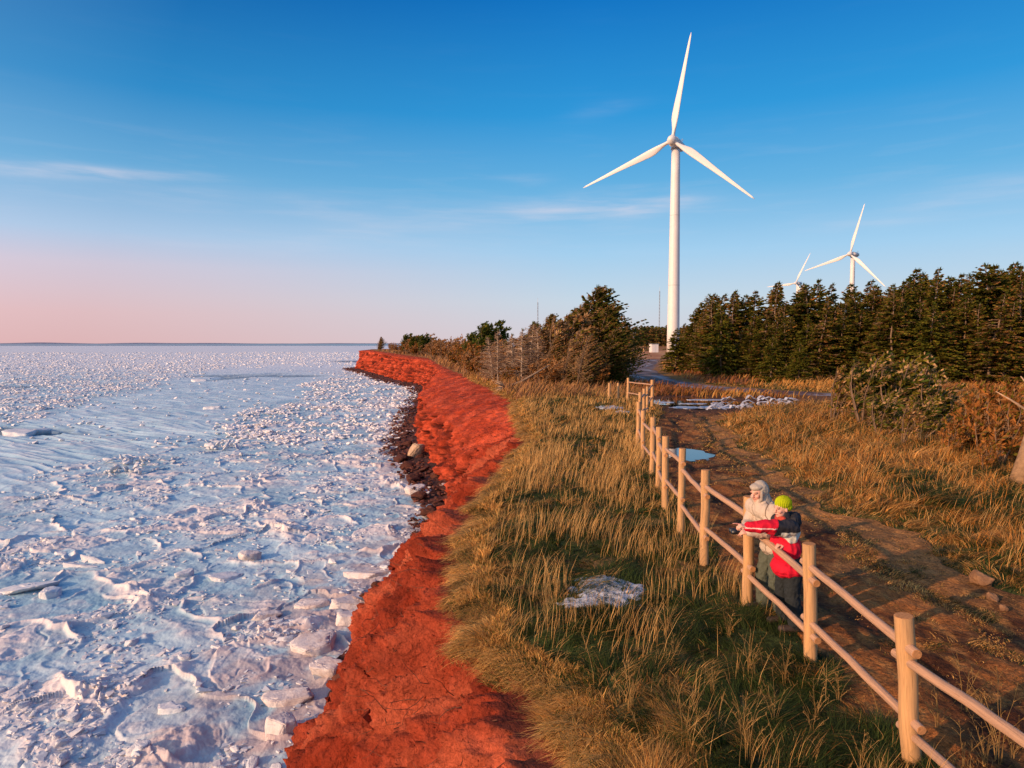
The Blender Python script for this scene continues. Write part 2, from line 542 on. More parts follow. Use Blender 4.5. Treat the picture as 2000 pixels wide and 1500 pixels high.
cc = lerp3(sstep(.05, .02, t + .05 * midn) * .5, cc, [.10, .035, .018])
M_cliff = material('red_clay_rock', None, .95, noise=(3.0, .22), speck=(16, .30), bump=[(1.6, .8, .35), (7, .8, .12), (30, .6, .03)], spec=.12)
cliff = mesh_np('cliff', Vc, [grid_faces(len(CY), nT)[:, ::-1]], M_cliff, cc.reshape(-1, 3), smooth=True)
tag(cliff, kind='structure')

# ground above the cliff
u = np.concatenate([[0, .04, .09], np.geomspace(.15, 700, 330)])
Xq = xt0[:, None] + u[None, :]
Yq = np.repeat(CY[:, None], len(u), 1)
Zq = G(Xq, Yq)
Zq = Zq - .14 * sstep(0, .25, Xq - path_l(Yq)) * sstep(0, .25, path_r(Yq) - Xq) * sstep(47, 46.5, Yq)
Zq[:, 0] = zt0
gcol = lerp3(sstep(-.3, .4, fbm(Xq * .8, Yq * .8, oct=5, seed=61)), [.045, .060, .018], [.20, .115, .04])
gcol = lerp3(sstep(.05, .45, fbm(Xq * 2.3, Yq * 2.3, oct=4, seed=62)) * .7, gcol, [.085, .040, .018])
wr = sstep(6, 9, Xq) * sstep(10, 20, Yq)
gcol = lerp3(wr * .55, gcol, [.30, .15, .045])
far = sstep(60, 110, Yq)
gcol = lerp3(far * .8, gcol, [.28, .13, .055])
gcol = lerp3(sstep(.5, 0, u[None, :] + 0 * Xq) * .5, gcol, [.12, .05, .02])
M_ground = material('turf_soil', None, .97, speck=(30, .6), noise=(6, .35), bump=[(14, .6, .05)], spec=.1)
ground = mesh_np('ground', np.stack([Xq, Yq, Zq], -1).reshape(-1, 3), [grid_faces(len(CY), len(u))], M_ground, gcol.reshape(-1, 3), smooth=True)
tag(ground, kind='structure')
# far ground to the horizon
yy = np.geomspace(322, 9000, 30)
xx = np.concatenate([np.linspace(0, 900, 30), np.geomspace(950, 12000, 12)])
XX, YY = np.meshgrid(xx, yy)
XX = XX + np.interp(YY, [320, 500, 9000], [8, 60, 700])
fg = mesh_np('far_ground', np.stack([XX, YY, G(XX, np.minimum(YY, 420))- .1], -1).reshape(-1, 3), [grid_faces(len(yy), len(xx))], M_ground,
             np.tile([.12, .09, .035], (XX.size, 1)), smooth=True)
tag(fg, kind='structure')

# muddy path beside the fence
py_ = []
y = -5.0
while y < 47.5:
    py_.append(y); y += max(.05, .006 * abs(y))
py_ = np.array(py_)
s = np.linspace(0, 1, 150)[None, :]
PY = np.repeat(py_[:, None], 150, 1)
PX = path_l(PY) * (1 - s) + path_r(PY) * s
rut = np.exp(-((s - .30) / .05) ** 2) + np.exp(-((s - .68) / .06) ** 2)
PZ = G(PX, PY) + .014 + .03 * fbm(PX * 3, PY * 3, oct=4, seed=71) * np.minimum(1, (s * (1 - s)) * 20) - .045 * rut * np.minimum(1, s * (1 - s) * 20)
PZ = np.where((s < .004) | (s > .996), G(PX, PY) - .05, PZ)
pc = lerp3(sstep(-.3, .3, fbm(PX * 1.2, PY * .6, oct=5, seed=72)), [.065, .023, .009], [.32, .115, .030])
pc = lerp3(sstep(0., .4, fbm(PX * 5, PY * 2.2, oct=4, seed=73)) * .5, pc, [.40, .19, .055])
pc = lerp3(sstep(.45, .8, s + .5 * fbm(PX, PY, oct=3, seed=74)) * sstep(6, 12, PY) * .5, pc, [.36, .19, .07])
pc = lerp3(rut * .5 + 0 * PX, pc, [.06, .025, .013])
pq = sum(np.exp(-(((PX - a_) / (b_r * 1.5)) ** 2 + ((PY - b_) / (c_r * 1.5)) ** 2)) for a_, b_, b_r, c_r in POOLS)
pc = lerp3(np.clip(pq * 1.3, 0, 1) * .8, pc, [.035, .015, .008])
pc = lerp3(sstep(30, 38, PY) * .7, pc, [.11, .05, .028])
M_path = material('mud', None, .92, speck=(26, .55), noise=(5, .35), bump=[(4, .7, .10), (14, .8, .05), (45, .6, .015)], spec=.12)
pth = mesh_np('path', np.stack([PX, PY, PZ], -1).reshape(-1, 3), [grid_faces(*PX.shape)], M_path, pc.reshape(-1, 3), smooth=True)
tag(pth, kind='structure')

def strip(name, pts, mat, colf, n=220, m=26, dz=.02, edge=.35, seed=80):
    pts = np.array(pts, float)
    d = np.concatenate([[0], np.cumsum(np.hypot(*np.diff(pts[:, :2], axis=0).T))])
    q = np.linspace(0, d[-1], n)
    cx, cy, w = (np.interp(q, d, pts[:, i]) for i in range(3))
    for _ in range(6):
        cx[1:-1] = (cx[:-2] + cx[2:] + 2 * cx[1:-1]) / 4; cy[1:-1] = (cy[:-2] + cy[2:] + 2 * cy[1:-1]) / 4
    tx, ty = np.gradient(cx), np.gradient(cy)
    L = np.hypot(tx, ty); nx, ny = -ty / L, tx / L
    s = np.linspace(-1, 1, m)[None, :]
    ww = w[:, None] * .5 * (1 + edge * fbm(q[:, None] * .5 + 0 * s, 7 * np.sign(s) + 0 * q[:, None], oct=3, seed=seed))
    X = cx[:, None] + nx[:, None] * s * ww
    Y = cy[:, None] + ny[:, None] * s * ww
    Z = G(X, Y) + dz - .06 * np.abs(s) ** 8
    o = mesh_np(name, np.stack([X, Y, Z], -1).reshape(-1, 3), [grid_faces(n, m)], mat, colf(X, Y, s + 0 * X).reshape(-1, 3), smooth=True)
    return tag(o, kind='structure')
def trackcol(X, Y, s):
    c = lerp3(sstep(-.2, .3, fbm(X * .7, Y * .25, oct=4, seed=81)), [.07, .035, .024], [.17, .10, .075])
    ice = sstep(.16, .3, fbm(X * .9 + s, Y * .12, oct=4, seed=82)) * np.exp(-(np.minimum(abs(s - .45), abs(s + .45)) / .28) ** 2)
    return lerp3(ice * .7, c, [.34, .35, .39])
M_track = material('frozen_track', None, .65, speck=(6, .4), noise=(2, .3), bump=[(3, .5, .06)], spec=.35)
strip('dirt_track', [(40, 42.5, 2.6), (30, 43.8, 2.8), (21, 47, 3), (15.5, 54, 3.6), (13.6, 63, 4.5), (14.8, 76, 4.5), (17, 92, 5), (20.5, 110, 6), (26, 130, 5), (36, 170, 4)], M_track, trackcol)
M_pad = material('dry_turf', None, .95, noise=(1, .25), bump=[(1.5, .6, .1)], spec=.1)
strip('turbine_pad', [(20, 132, 8), (32, 160, 34), (42, 195, 44), (50, 225, 30)], M_pad,
      lambda X, Y, s: lerp3(sstep(-.2, .3, fbm(X * .2, Y * .1, oct=4, seed=83)), [.34, .15, .07], [.42, .24, .12]), n=80, m=30, dz=.06, seed=84)

# standing water, as irregular pools lying in the dips
M_pool = material('puddle_water', (.012, .014, .016), .04, spec=.9, bump=[(6, .04, .01)])
for i, (cx, cy, rx, ry) in enumerate(POOLS[:2] + [(13.6, 40.6, 4.6, 2.0)]):
    n = 48
    th = np.arange(n) / n * 2 * math.pi
    rr = 1.1 + .28 * np.array([vnoise(np.array(2 * math.cos(a)), np.array(2 * math.sin(a)), seed=90 + i) for a in th])
    V = np.array([[cx, cy, 0]] + [[cx + rx * r * math.cos(a), cy + ry * r * math.sin(a), 0] for a, r in zip(th, rr)])
    V[:, 2] = (-.085, -.095, -.091)[i]
    f = [[0, 1 + j, 1 + (j + 1) % n] for j in range(n)]
    o = mesh_np('puddle', V, [f], M_pool)
    tag(o, kind='structure')

# sea: water to the horizon, pack ice on it
M_sea = material('sea_water', (.018, .05, .085), .25, spec=.5, bump=[(.02, .3, 1)])
sv = np.array([[-40000, -2000, SEA - .5], [40000, -2000, SEA - .5], [40000, 50000, SEA - .5], [-40000, 50000, SEA - .5]])
tag(mesh_np('sea_water', sv, [[[0, 1, 2, 3]]], M_sea), kind='structure')

def ice_masks(X, Y):
    c = -27 - .22 * Y; hw = 5 + .085 * Y
    w = fbm(X * .03, Y * .03, oct=3, seed=101) * 8
    q = np.abs(X + w - c) / hw
    smooth = sstep(1.15, .75, q) * sstep(330, 240, Y)
    rub = 1 - .90 * smooth
    patch = sstep(-.10, .36, fbm(X * .13, Y * .13, oct=4, seed=102) + .12 * sstep(-16, -7, X))
    rub = rub * (.26 + .74 * patch)
    lead = sstep(.30, .42, fbm(X * .02 + 2.2, Y * .011, oct=3, seed=103)) * (X < -60) * sstep(60, 70, Y) * sstep(260, 160, Y)
    l1 = np.exp(-(((X + 60) / 18) ** 2 + ((Y - 71 + (X + 60) * .12) / 3.6) ** 2) ** 2)
    l2 = np.exp(-(((X + 73) / 22) ** 2 + ((Y - 345 + (X + 73) * .3) / 20) ** 2) ** 2)
    l3 = np.exp(-(((X + 60) / 9) ** 2 + ((Y - 190) / 8) ** 2) ** 2)
    lead = np.clip(lead * .8 + l1 + l2 + l3 * .8, 0, 1)
    return smooth, rub, lead
def ice_h(X, Y):
    smooth, rub, lead = ice_masks(X, Y)
    sc_ = 1.7 * (1 + .0 * Y)
    wx = X + .7 * fbm(X * .5, Y * .5, oct=2, seed=104); wy = Y + .7 * fbm(X * .5 + 9, Y * .5, oct=2, seed=105)
    d1, d2, cx, cy, cid = worley(wx / sc_, wy / sc_, seed=106)
    th = cid * 97.0
    tilt = ((wx / sc_ - cx) * np.cos(th) + (wy / sc_ - cy) * np.sin(th))
    amp = np.clip((cid * 7.3 % 1) - .35, 0, 1) ** 1.5
    slab = (tilt * amp * .6 + amp * .16) * sstep(.0, .10, d2 - d1) - .06 * sstep(.10, .0, d2 - d1)
    e1, e2, ex, ey, eid = worley(wx / .55, wy / .55, seed=107)
    th2 = eid * 61.0
    am2 = np.clip((eid * 5.7 % 1) - .45, 0, 1)
    small = (((wx / .55 - ex) * np.cos(th2) + (wy / .55 - ey) * np.sin(th2)) * am2 * .40 + am2 * .14) * sstep(.0, .2, e2 - e1)
    rid = sstep(.62, .95, ridged(X * .09, Y * .09, oct=3, seed=108))
    b1, b2, bx, by, bid = worley(wx / 4.2, wy / 4.2, seed=115)        # big plates: thin raised rims where they ground together
    rim = np.exp(-((b2 - b1) / .05) ** 2) * (.4 + .9 * fbm(X * .6, Y * .6, oct=3, seed=116)) * (bid > .25)
    rim1 = np.exp(-((d2 - d1) / .06) ** 2) * (.3 + 1.0 * fbm(X * .9, Y * .9, oct=3, seed=117))
    h = rub * (slab * .8 + small * (.25 + .9 * rid)) + rub * rid * .30 * (.6 + .8 * fbm(X * 1.1, Y * 1.1, oct=3, seed=109))
    h = h + (1 - smooth) * (np.clip(rim, 0, 1) * .20 + np.clip(rim1, 0, 1) * .10) + (1 - smooth) * (bid - .5) * .06
    h = h + .06 * fbm(X * .4, Y * .4, oct=3, seed=110) + (.35 + .65 * rub) * .06 * fbm(X * 2.4, Y * 2.4, oct=5, seed=113, gain=.6)
    rip = vnoise((X * .55 + Y * .83) * .95 + .5 * fbm(X * .1, Y * .1, oct=2, seed=114), (X * .83 - Y * .55) * .13, seed=111)
    h = h + .14 * (1 - np.abs(rip) * 2) * (.25 + .75 * smooth) * (1 - .6 * rub)
    floe = worley(X / 6, Y / 6, seed=112)
    fl = (floe[4] > .35) * sstep(.04, .12, floe[1] - floe[0]) * .35
    h = h - lead * (.45 - .5 * fl)
    return h, rub, smooth, lead, np.clip(amp * rub + np.clip(rim + rim1 * .6, 0, 1) * (1 - smooth) * .6, 0, 1), am2 * rub, rid
def ice_col(X, Y, h, rub, smooth, lead, a1, a2, rid):
    c = lerp3(sstep(-.3, .35, fbm(X * .12, Y * .12, oct=4, seed=120)), [.26, .44, .54], [.43, .60, .68])
    white = np.clip(a1 * 1.6 + a2 * 1.5 * .8 + rub * rid * .8 + sstep(.05, .2, h), 0, 1)
    c = lerp3(white, c, [.72, .65, .62])
    c = lerp3(smooth * .45, c, [.46, .62, .72])
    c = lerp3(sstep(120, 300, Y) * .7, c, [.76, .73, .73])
    dirt = sstep(.1, .45, fbm(X * .45, Y * .45, oct=4, seed=121) + .5 * sstep(5.5, 0, X - np.interp(Y, OY, OX) + 5.5) * 0)
    shore = sstep(-6.5, -.8, X - np.interp(Y, OY, OX)) * sstep(150, 80, Y)
    dn = sstep(-.15, .35, fbm(X * .7, Y * .7, oct=4, seed=122) + shore * .55 - .25)
    c = lerp3(np.clip(dn * shore, 0, 1) * .75, c, [.46, .33, .31])
    c = lerp3(dirt * .08, c, [.45, .36, .34])
    c = lerp3(lead * sstep(.02, -.12, h) * .9, c, [.08, .12, .17])
    return c
ay = np.concatenate([np.linspace(-4, 8, 30)[:-1], np.exp(np.arange(math.log(8), math.log(70), .0023)), np.exp(np.arange(math.log(70), math.log(420), .0046)), np.geomspace(420, 2900, 130)[1:]])
aa = np.tan(np.radians(np.linspace(-46, 6, 830)))
AY = np.repeat(ay[:, None], len(aa), 1)
AX = aa[None, :] * np.maximum(AY, 8) * 1.0
hz = ice_h(AX, AY)
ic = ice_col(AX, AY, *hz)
AZ = SEA + hz[0] * sstep(1200, 300, AY)
edge = 2700 + 260 * fbm(AX * .0007, AX * 0 + .5, oct=3, seed=123)
M_ice = material('snowy_ice', None, .55, noise=(1.2, .06), bump=[(3.5, .5, .06), (16, .35, .02)], spec=.35)
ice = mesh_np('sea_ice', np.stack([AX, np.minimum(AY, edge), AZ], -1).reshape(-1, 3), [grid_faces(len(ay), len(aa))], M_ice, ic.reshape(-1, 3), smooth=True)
tag(ice, kind='structure')
# far low shore beyond the open water
fl = MB()
for x0, x1, yy_, hh in ((-30000, -9000, 30000, 70), (-12000, -1500, 33000, 45)):
    xs = np.linspace(x0, x1, 60)
    top = SEA + hh * (.5 + .5 * vnoise(xs / 2500, xs * 0, seed=130)) * np.sin(np.linspace(0, math.pi, 60)) ** .5
    V = np.concatenate([np.stack([xs, xs * 0 + yy_, xs * 0 + SEA - 5], 1), np.stack([xs, xs * 0 + yy_ + 800, top], 1), np.stack([xs, xs * 0 + yy_ + 3000, xs * 0 + SEA - 5], 1)])
    fl.add(V, None, np.vstack([grid_faces(3, 60)]), (.20, .22, .30))
tag(fl.build('far_shore', material('far_land', None, 1.0, spec=0)), kind='structure')

# ------------------------------------------------------------------ wind turbines
M_white = material('white_paint', (.66, .62, .59), .45, noise=(.35, .05), spec=.4)
M_grey = material('grey_steel', (.30, .31, .33), .5, spec=.5)
M_seam = material('seam_grey', (.42, .40, .38), .6, spec=.3)
def blade_mb(L):
    mb = MB()
    rs = np.array([0, .03, .07, .12, .17, .22, .32, .45, .6, .75, .88, .96, 1.0]) * L
    ch = np.array([.95, .95, 1.15, 1.65, 2.05, 2.1, 1.85, 1.5, 1.16, .86, .62, .45, .10]) * L / 28
    tk = np.array([.95, .95, .85, .65, .5, .42, .32, .24, .18, .13, .09, .06, .02]) * L / 28
    off = np.array([0, 0, .06, .22, .38, .40, .36, .27, .19, .12, .06, .03, 0]) * L / 28
    tw = np.radians([20, 20, 20, 16, 13, 11, 8, 5, 3, 1, 0, 0, 0])
    seg = 14
    th = np.arange(seg) / seg * 2 * math.pi
    V = []
    for r, c, k_, o, w in zip(rs, ch, tk, off, tw):
        x = np.cos(th) * c / 2 - o
        y = np.sin(th) * k_ / 2 * (1 + .25 * np.cos(th))
        V.append(np.stack([x * math.cos(w) - y * math.sin(w), x * math.sin(w) + y * math.cos(w) - .012 * r * (r / L), np.full(seg, r)], 1))
    V = np.vstack(V)
    n = len(rs)
    i = np.arange(n - 1)[:, None] * seg; j = np.arange(seg)[None, :]; k_ = (j + 1) % seg
    mb.add(V, [[(n - 1) * seg + a, (n - 1) * seg + a + 1, (n - 1) * seg] for a in range(1, seg - 1)], np.stack([i + j, i + k_, i + seg + k_, i + seg + j], -1).reshape(-1, 4))
    return mb
def turbine(hub, base_z, yaw, a0, L, label, detail=True):
    """hub: world point of the rotor centre; yaw: heading of the rotor axis"""
    ax = Vector((math.cos(yaw), math.sin(yaw), 0))
    over = 3.6
    bx, by = hub.x - ax.x * over, hub.y - ax.y * over
    root = empty('wind_turbine', (bx, by, base_z))
    tag(root, label, 'wind turbine', 'wind turbines')
    Hh = hub.z - base_z
    mb = MB()
    top = Hh - 1.55
    zs = np.linspace(-.4, top, 9)
    mb.tube([(0, 0, z) for z in zs], np.linspace(1.78, 1.16, 9), 40)
    tower = mb.build('tower', M_white, root, True)
    for q in (.34, .68):
        z_ = -.4 + (top + .4) * q; r_q = 1.78 + (1.16 - 1.78) * q
        mb = MB(); mb.tube([(0, 0, z_ - .06), (0, 0, z_ + .06)], r_q + .012, 40, cap=False); mb.build('joint_ring', M_seam, root, True)
    mb = MB(); mb.tube([(0, 0, top - .02), (0, 0, top + .34)], [1.36, 1.42], 32); mb.build('yaw_ring', M_grey, root, True)
    R_ = Matrix.Rotation(yaw, 3, 'Z')
    bm = bmesh.new()
    bmesh.ops.create_cube(bm, size=1)
    bmesh.ops.scale(bm, vec=(7.6, 2.7, 2.7), verts=bm.verts)
    for v in bm.verts:
        if v.co.x < 0: v.co.z = v.co.z * .86 + .12; v.co.y *= .9
    bmesh.ops.translate(bm, vec=(-1.6, 0, Hh), verts=bm.verts)
    bmesh.ops.bevel(bm, geom=bm.edges[:], offset=.55, segments=4, affect='EDGES')
    bmesh.ops.transform(bm, matrix=R_.to_4x4(), verts=bm.verts)
    me = bpy.data.meshes.new('nacelle'); bm.to_mesh(me); bm.free()
    me.materials.append(M_white)
    for p in me.polygons: p.use_smooth = True
    nc = bpy.data.objects.new('nacelle', me); COL.objects.link(nc); nc.parent = root
    mb = MB()
    p0 = R_ @ Vector((-4.6, .5, 0)); mb.tube([(p0.x, p0.y, Hh + 1.3), (p0.x, p0.y, Hh + 2.5)], .06, 6)
    mb.tube([(p0.x - .5, p0.y, Hh + 2.1), (p0.x + .5, p0.y, Hh + 2.1)], .05, 6)
    mb.build('wind_vane', M_grey, nc)
    if detail:
        cdir = Vector((-hub.x, -hub.y, 0)).normalized()
        q = Matrix.Rotation(math.atan2(cdir.y, cdir.x), 3, 'Z')
        mb = MB(); c = q @ Vector((1.76, 0, 1.9)); mb.box(c, (.16, .95, 2.2), q)
        mb.build('door', M_grey, root)
    hubo = MB()
    pr = [(-.9, .95), (-.5, 1.28), (.1, 1.36), (.7, 1.25), (1.25, .92), (1.65, .5), (1.85, .12)]
    hubo.tube([tuple(R_ @ Vector((over - .0 + a, 0, 0)) + Vector((0, 0, Hh))) for a, _ in pr], [b for _, b in pr], 28)
    ho = hubo.build('hub', M_white, root, True)
    bl = blade_mb(L)
    for i in range(3):
        a = a0 + i * 2 * math.pi / 3
        # local blade z -> radial in the rotor plane; seen from the front, angle runs clockwise from up
        side = Vector((0, 0, 1)).cross(ax)     # points to the viewer's right when the rotor faces the viewer
        rad = Vector((0, 0, 1)) * math.cos(a) + side * math.sin(a)
        ch_ = rad.cross(ax)
        M3 = np.array([[ch_[r], ax[r], rad[r]] for r in range(3)])
        b2 = MB()
        V = bl.V[0] @ M3.T + np.array(rad) * 1.0 + np.array([ax.x * over, ax.y * over, Hh])
        b2.add(V, bl.F3[0], bl.F4[0])
        b2.build('blade', M_white, root, True)
        mb = MB(); c0 = np.array([ax.x * over, ax.y * over, Hh]); mb.tube([c0 + np.array(rad) * .8, c0 + np.array(rad) * 1.5], .54, 20)
        mb.build('blade_root', M_white, ho, True)
    return root
def yaw_for(hub, off):
    return math.atan2(-hub.y, -hub.x) + math.radians(off)
h1 = at(1313, 274, 190); h2 = at(1660, 496, 388); h3 = at(1554, 553, 600)
turbine(h1, float(G(h1.x, h1.y)) - .2, yaw_for(h1, -16), math.radians(9.5), 27.2, 'tall white three-bladed wind turbine, the nearest and largest, whose whole tower is in view')
turbine(h2, 0, yaw_for(h2, -26), math.radians(15), 27.0, 'mid-distance white wind turbine with its hub just above the spruce tops', False)
turbine(h3, 0, yaw_for(h3, -30), math.radians(27), 27.0, 'farthest wind turbine, only a blade and hub poking over the forest', False)

# transformer hut, mast
c = at(1277, 682, 184); c.z = float(G(c.x, c.y))
hut = empty('utility_hut', c, math.radians(8)); tag(hut, 'small white utility hut on the field left of the big tower', 'hut')
mb = MB(); mb.box((0, 0, 1.1), (1.9, 1.9, 2.3)); mb.build('wall', M_white, hut)
mb = MB(); mb.box((0, 0, 2.32), (2.1, 2.1, .12)); mb.build('roof', M_grey, hut)
mb = MB(); mb.box((-.3, -.965, 1.0), (.8, .04, 1.9)); mb.build('door', M_white, hut)
def mast(px, ytop, Y, label, w=.45):
    p = at(px, 680, Y); topz = at(px, ytop, Y).z
    p.z = 0
    r = empty('radio_mast', p); tag(r, label, 'radio mast')
    mb = MB()
    cs = [(w * math.cos(a), w * math.sin(a)) for a in (0, 2.1, 4.2)]
    for (a, b) in cs: mb.tube([(a, b, 0), (a * .6, b * .6, topz)], .09, 5)
    n = int(topz / 2.2)
    for i in range(n):
        f0, f1 = 1 - .4 * i / n, 1 - .4 * (i + 1) / n
        for j in range(3):
            a, b = cs[j]; c_, d = cs[(j + 1) % 3]
            mb.tube([(a * f0, b * f0, i * topz / n), (c_ * f1, d * f1, (i + 1) * topz / n)], .05, 4)
    mb.build('lattice', M_grey, r)
    mb = MB(); mb.tube([(0, 0, topz), (0, 0, topz + 2.5)], .07, 5); mb.build('antenna', M_white, r)
mast(1287, 568, 480, 'thin lattice radio mast standing left of the big turbine tower')
mast(1050, 590, 420, 'tip of a slim mast showing above the dead cliff-top trees')

# ------------------------------------------------------------------ rail fence
def wood(name, base, ends=False):
    m = bpy.data.materials.new(name); m.use_nodes = True
    t = m.node_tree; b = t.nodes['Principled BSDF']
    b.inputs['Roughness'].default_value = .72; b.inputs['Specular IOR Level'].default_value = .25
    tc = N(t, 'ShaderNodeTexCoord'); a = N(t, 'ShaderNodeAttribute', attribute_name='Col')
    # Col holds (along, around, random) of the pole
    cx = N(t, 'ShaderNodeSeparateColor'); t.links.new(a.outputs['Color'], cx.inputs[0])
    cb = N(t, 'ShaderNodeCombineXYZ')
    t.links.new(mth(t, 'MULTIPLY', cx.outputs[0], 1.6), cb.inputs[0])
    an = mth(t, 'MULTIPLY', cx.outputs[1], 6.28318)
    t.links.new(mth(t, 'MULTIPLY', mth(t, 'SINE', an), 2.2), cb.inputs[1])
    t.links.new(mth(t, 'ADD', mth(t, 'MULTIPLY', mth(t, 'COSINE', an), 2.2), mth(t, 'MULTIPLY', cx.outputs[2], 31.0)), cb.inputs[2])
    n = N(t, 'ShaderNodeTexNoise'); n.inputs['Scale'].default_value = 2.2; n.inputs['Detail'].default_value = 7; n.inputs['Roughness'].default_value = .65
    t.links.new(cb.outputs[0], n.inputs[0])
    r = ramp(t, [(.25, tuple(v * .40 for v in base)), (.42, base), (.62, tuple(min(1, v * 1.18) for v in base)), (.8, tuple(v * .8 for v in base))], n.outputs[0])
    n2 = N(t, 'ShaderNodeTexNoise'); n2.inputs['Scale'].default_value = 7; n2.inputs['Detail'].default_value = 4
    mp = N(t, 'ShaderNodeMapping'); mp.inputs['Scale'].default_value = (.22, 2.0, 2.0); t.links.new(cb.outputs[0], mp.inputs[0]); t.links.new(mp.outputs[0], n2.inputs[0])
    ck = ramp(t, [(.30, (.25, .2, .16)), (.37, (1, 1, 1))], n2.outputs[0])
    kn = N(t, 'ShaderNodeTexVoronoi'); kn.inputs['Scale'].default_value = 1.5; t.links.new(cb.outputs[0], kn.inputs[0])
    kr = ramp(t, [(.07, (.42, .28, .2)), (.13, (1, 1, 1))], kn.outputs['Distance'])
    c = mixc(t, 1.0, r.outputs[0], ck.outputs[0], 'MULTIPLY')
    c = mixc(t, .8, c, kr.outputs[0], 'MULTIPLY')
    n3 = N(t, 'ShaderNodeTexNoise'); n3.inputs['Scale'].default_value = .9; n3.inputs['Detail'].default_value = 5; t.links.new(cb.outputs[0], n3.inputs[0])
    wr3 = ramp(t, [(.45, (0, 0, 0)), (.7, (.65, .65, .65))], n3.outputs[0])
    c = mixc(t, wr3.outputs[0], c, (base[0] * .55, base[1] * .62, base[2] * .75))
    t.links.new(c, b.inputs['Base Color'])
    bp = N(t, 'ShaderNodeBump'); bp.inputs['Strength'].default_value = .5; bp.inputs['Distance'].default_value = .01
    t.links.new(n2.outputs[0], bp.inputs['Height']); t.links.new(bp.outputs[0], b.inputs['Normal'])
    return m
M_post = wood('peeled_post_wood', (.50, .28, .125))
M_rail = wood('peeled_rail_wood', (.46, .27, .165))
M_end = material('cut_end_grain', (.40, .19, .08), .85, noise=(60, .35), spec=.1)
def pole(name, a, b, r0, r1, mat, parent, seg=18, n=14, ends=(1, 1), wob=.004):
    a, b = np.array(a, float), np.array(b, float)
    t = np.linspace(0, 1, n); rd = random.random()
    L = np.linalg.norm(b - a); d = (b - a) / L
    ref = np.array([0, 0, 1.]) if abs(d[2]) < .8 else np.array([1., 0, 0])
    e1 = np.cross(d, ref); e1 /= np.linalg.norm(e1); e2 = np.cross(d, e1)
    th = np.arange(seg + 1) / seg * 2 * math.pi
    rr = (r0 + (r1 - r0) * t)[:, None] * (1 + .035 * vnoise(t[:, None] * L * 3 + rd * 50, np.cos(th)[None, :], np.sin(th)[None, :], seed=3))
    cen = a + np.outer(t, b - a) + np.outer(fbm(t * L * 1.1 + rd * 99, t * 0, oct=2, seed=4) * wob * 6 * np.sin(math.pi * t), e2)
    V = cen[:, None, :] + rr[..., None] * (np.cos(th)[None, :, None] * e1 + np.sin(th)[None, :, None] * e2)
    C = np.stack([np.repeat(t[:, None] * L, seg + 1, 1), np.repeat(th[None, :] / 6.28318, n, 0), np.full((n, seg + 1), rd)], -1)
    o = mesh_np(name, V.reshape(-1, 3), [grid_faces(n, seg + 1)], mat, C.reshape(-1, 3), True, parent)
    for k_, on in ((0, ends[0]), (-1, ends[1])):
        if not on: continue
        sg = -1 if k_ == 0 else 1
        ring = V[k_, :-1]
        ctr = cen[k_] + d * sg * .004
        ring2 = cen[k_] + (ring - cen[k_]) * .93 + d * sg * .004
        VV = np.vstack([ring, ring2, ctr[None]])
        j = np.arange(seg); k2 = (j + 1) % seg
        mesh_np('end_grain', VV, [np.stack([j, k2, seg + k2, seg + j], 1), np.stack([seg + j, seg + k2, np.full(seg, 2 * seg)], 1)], M_end, None, False, o)
    return o
fence = empty('rail_fence', (3.2, 7.3, 0))
tag(fence, 'long post-and-rail fence of peeled round poles running from the lower right to the puddles', 'fence')
FX, FY = 3.2, 7.3
# (base x px, base y px, top x px, top y px, depth)
posts = [(None, None, 3.30, 3.7), (1786, 1520, 1765, 1203, 5.5), (1585, 1312, 1580, 1062, 7.3), (1460, 1192, 1463, 970, 8.99), (1375, 1106, 1378, 918, 10.75),
         (1329, 1046, 1333, 876, 12.5), (1299, 1000, 1300, 852, 14.3), (1286, 958, 1287, 834, 16.2), (1273.5, 931, 1275.5, 815, 18.0),
         (1255, 898, 1256.5, 802, 20.6), (1246, 880, 1247.5, 785, 22.6), (1250, 850, 1250.5, 766, 26.6), (1257, 830, 1258, 759, 31), (1264, 809, 1264.5, 755, 33.8), (1273.5, 799, 1274, 742, 36.6), (1226, 781, 1227, 738, 42.4)]
PB, PT = [], []
for p in posts:
    if p[0] is None:
        PB.append(Vector((p[2], p[3], -.1))); PT.append(Vector((p[2], p[3], 1.36)))
    else:
        b = at(p[0], p[1], p[4]); t_ = at(p[2], p[3], p[4])
        b.z = float(G(b.x, b.y)) - .25
        PB.append(b); PT.append(t_)
for i, (b, t_) in enumerate(zip(PB, PT)):
    r = (.07, .073, .068, .070, .068, .064, .07, .066, .07, .066, .07, .07, .07, .07, .085, .085)[i]
    off = Vector((FX, FY, 0))
    pole('post', b - off, t_ - off, r * 1.04, r, M_post, fence, seg=24, n=16, ends=(0, 1))
def rails(i, j, hi):
    off = Vector((FX, FY, 0))
    for base_h in (1.06, .43):
        res = []
        for q in (i, j):
            f = (PT[q] - PB[q])
            # heights measured down from the post top so the rails follow the fence
            h = (PT[q].z - (1.37 - base_h) * (1.0 if q < 3 else 1.06)) + (.065 if hi else -.065)
            t_ = (h - PB[q].z) / f.z
            res.append(PB[q] + f * t_)
        a, b = res
        d = (b - a).normalized()
        rd = .041 if base_h > .8 else .039
        pole('rail', a - d * .16 - off, b + d * .16 - off, rd, rd * .93, M_rail, fence, seg=14, n=14)
for i in range(14):
    rails(i, i + 1, i % 2 == 1)
rails(14, 15, True)
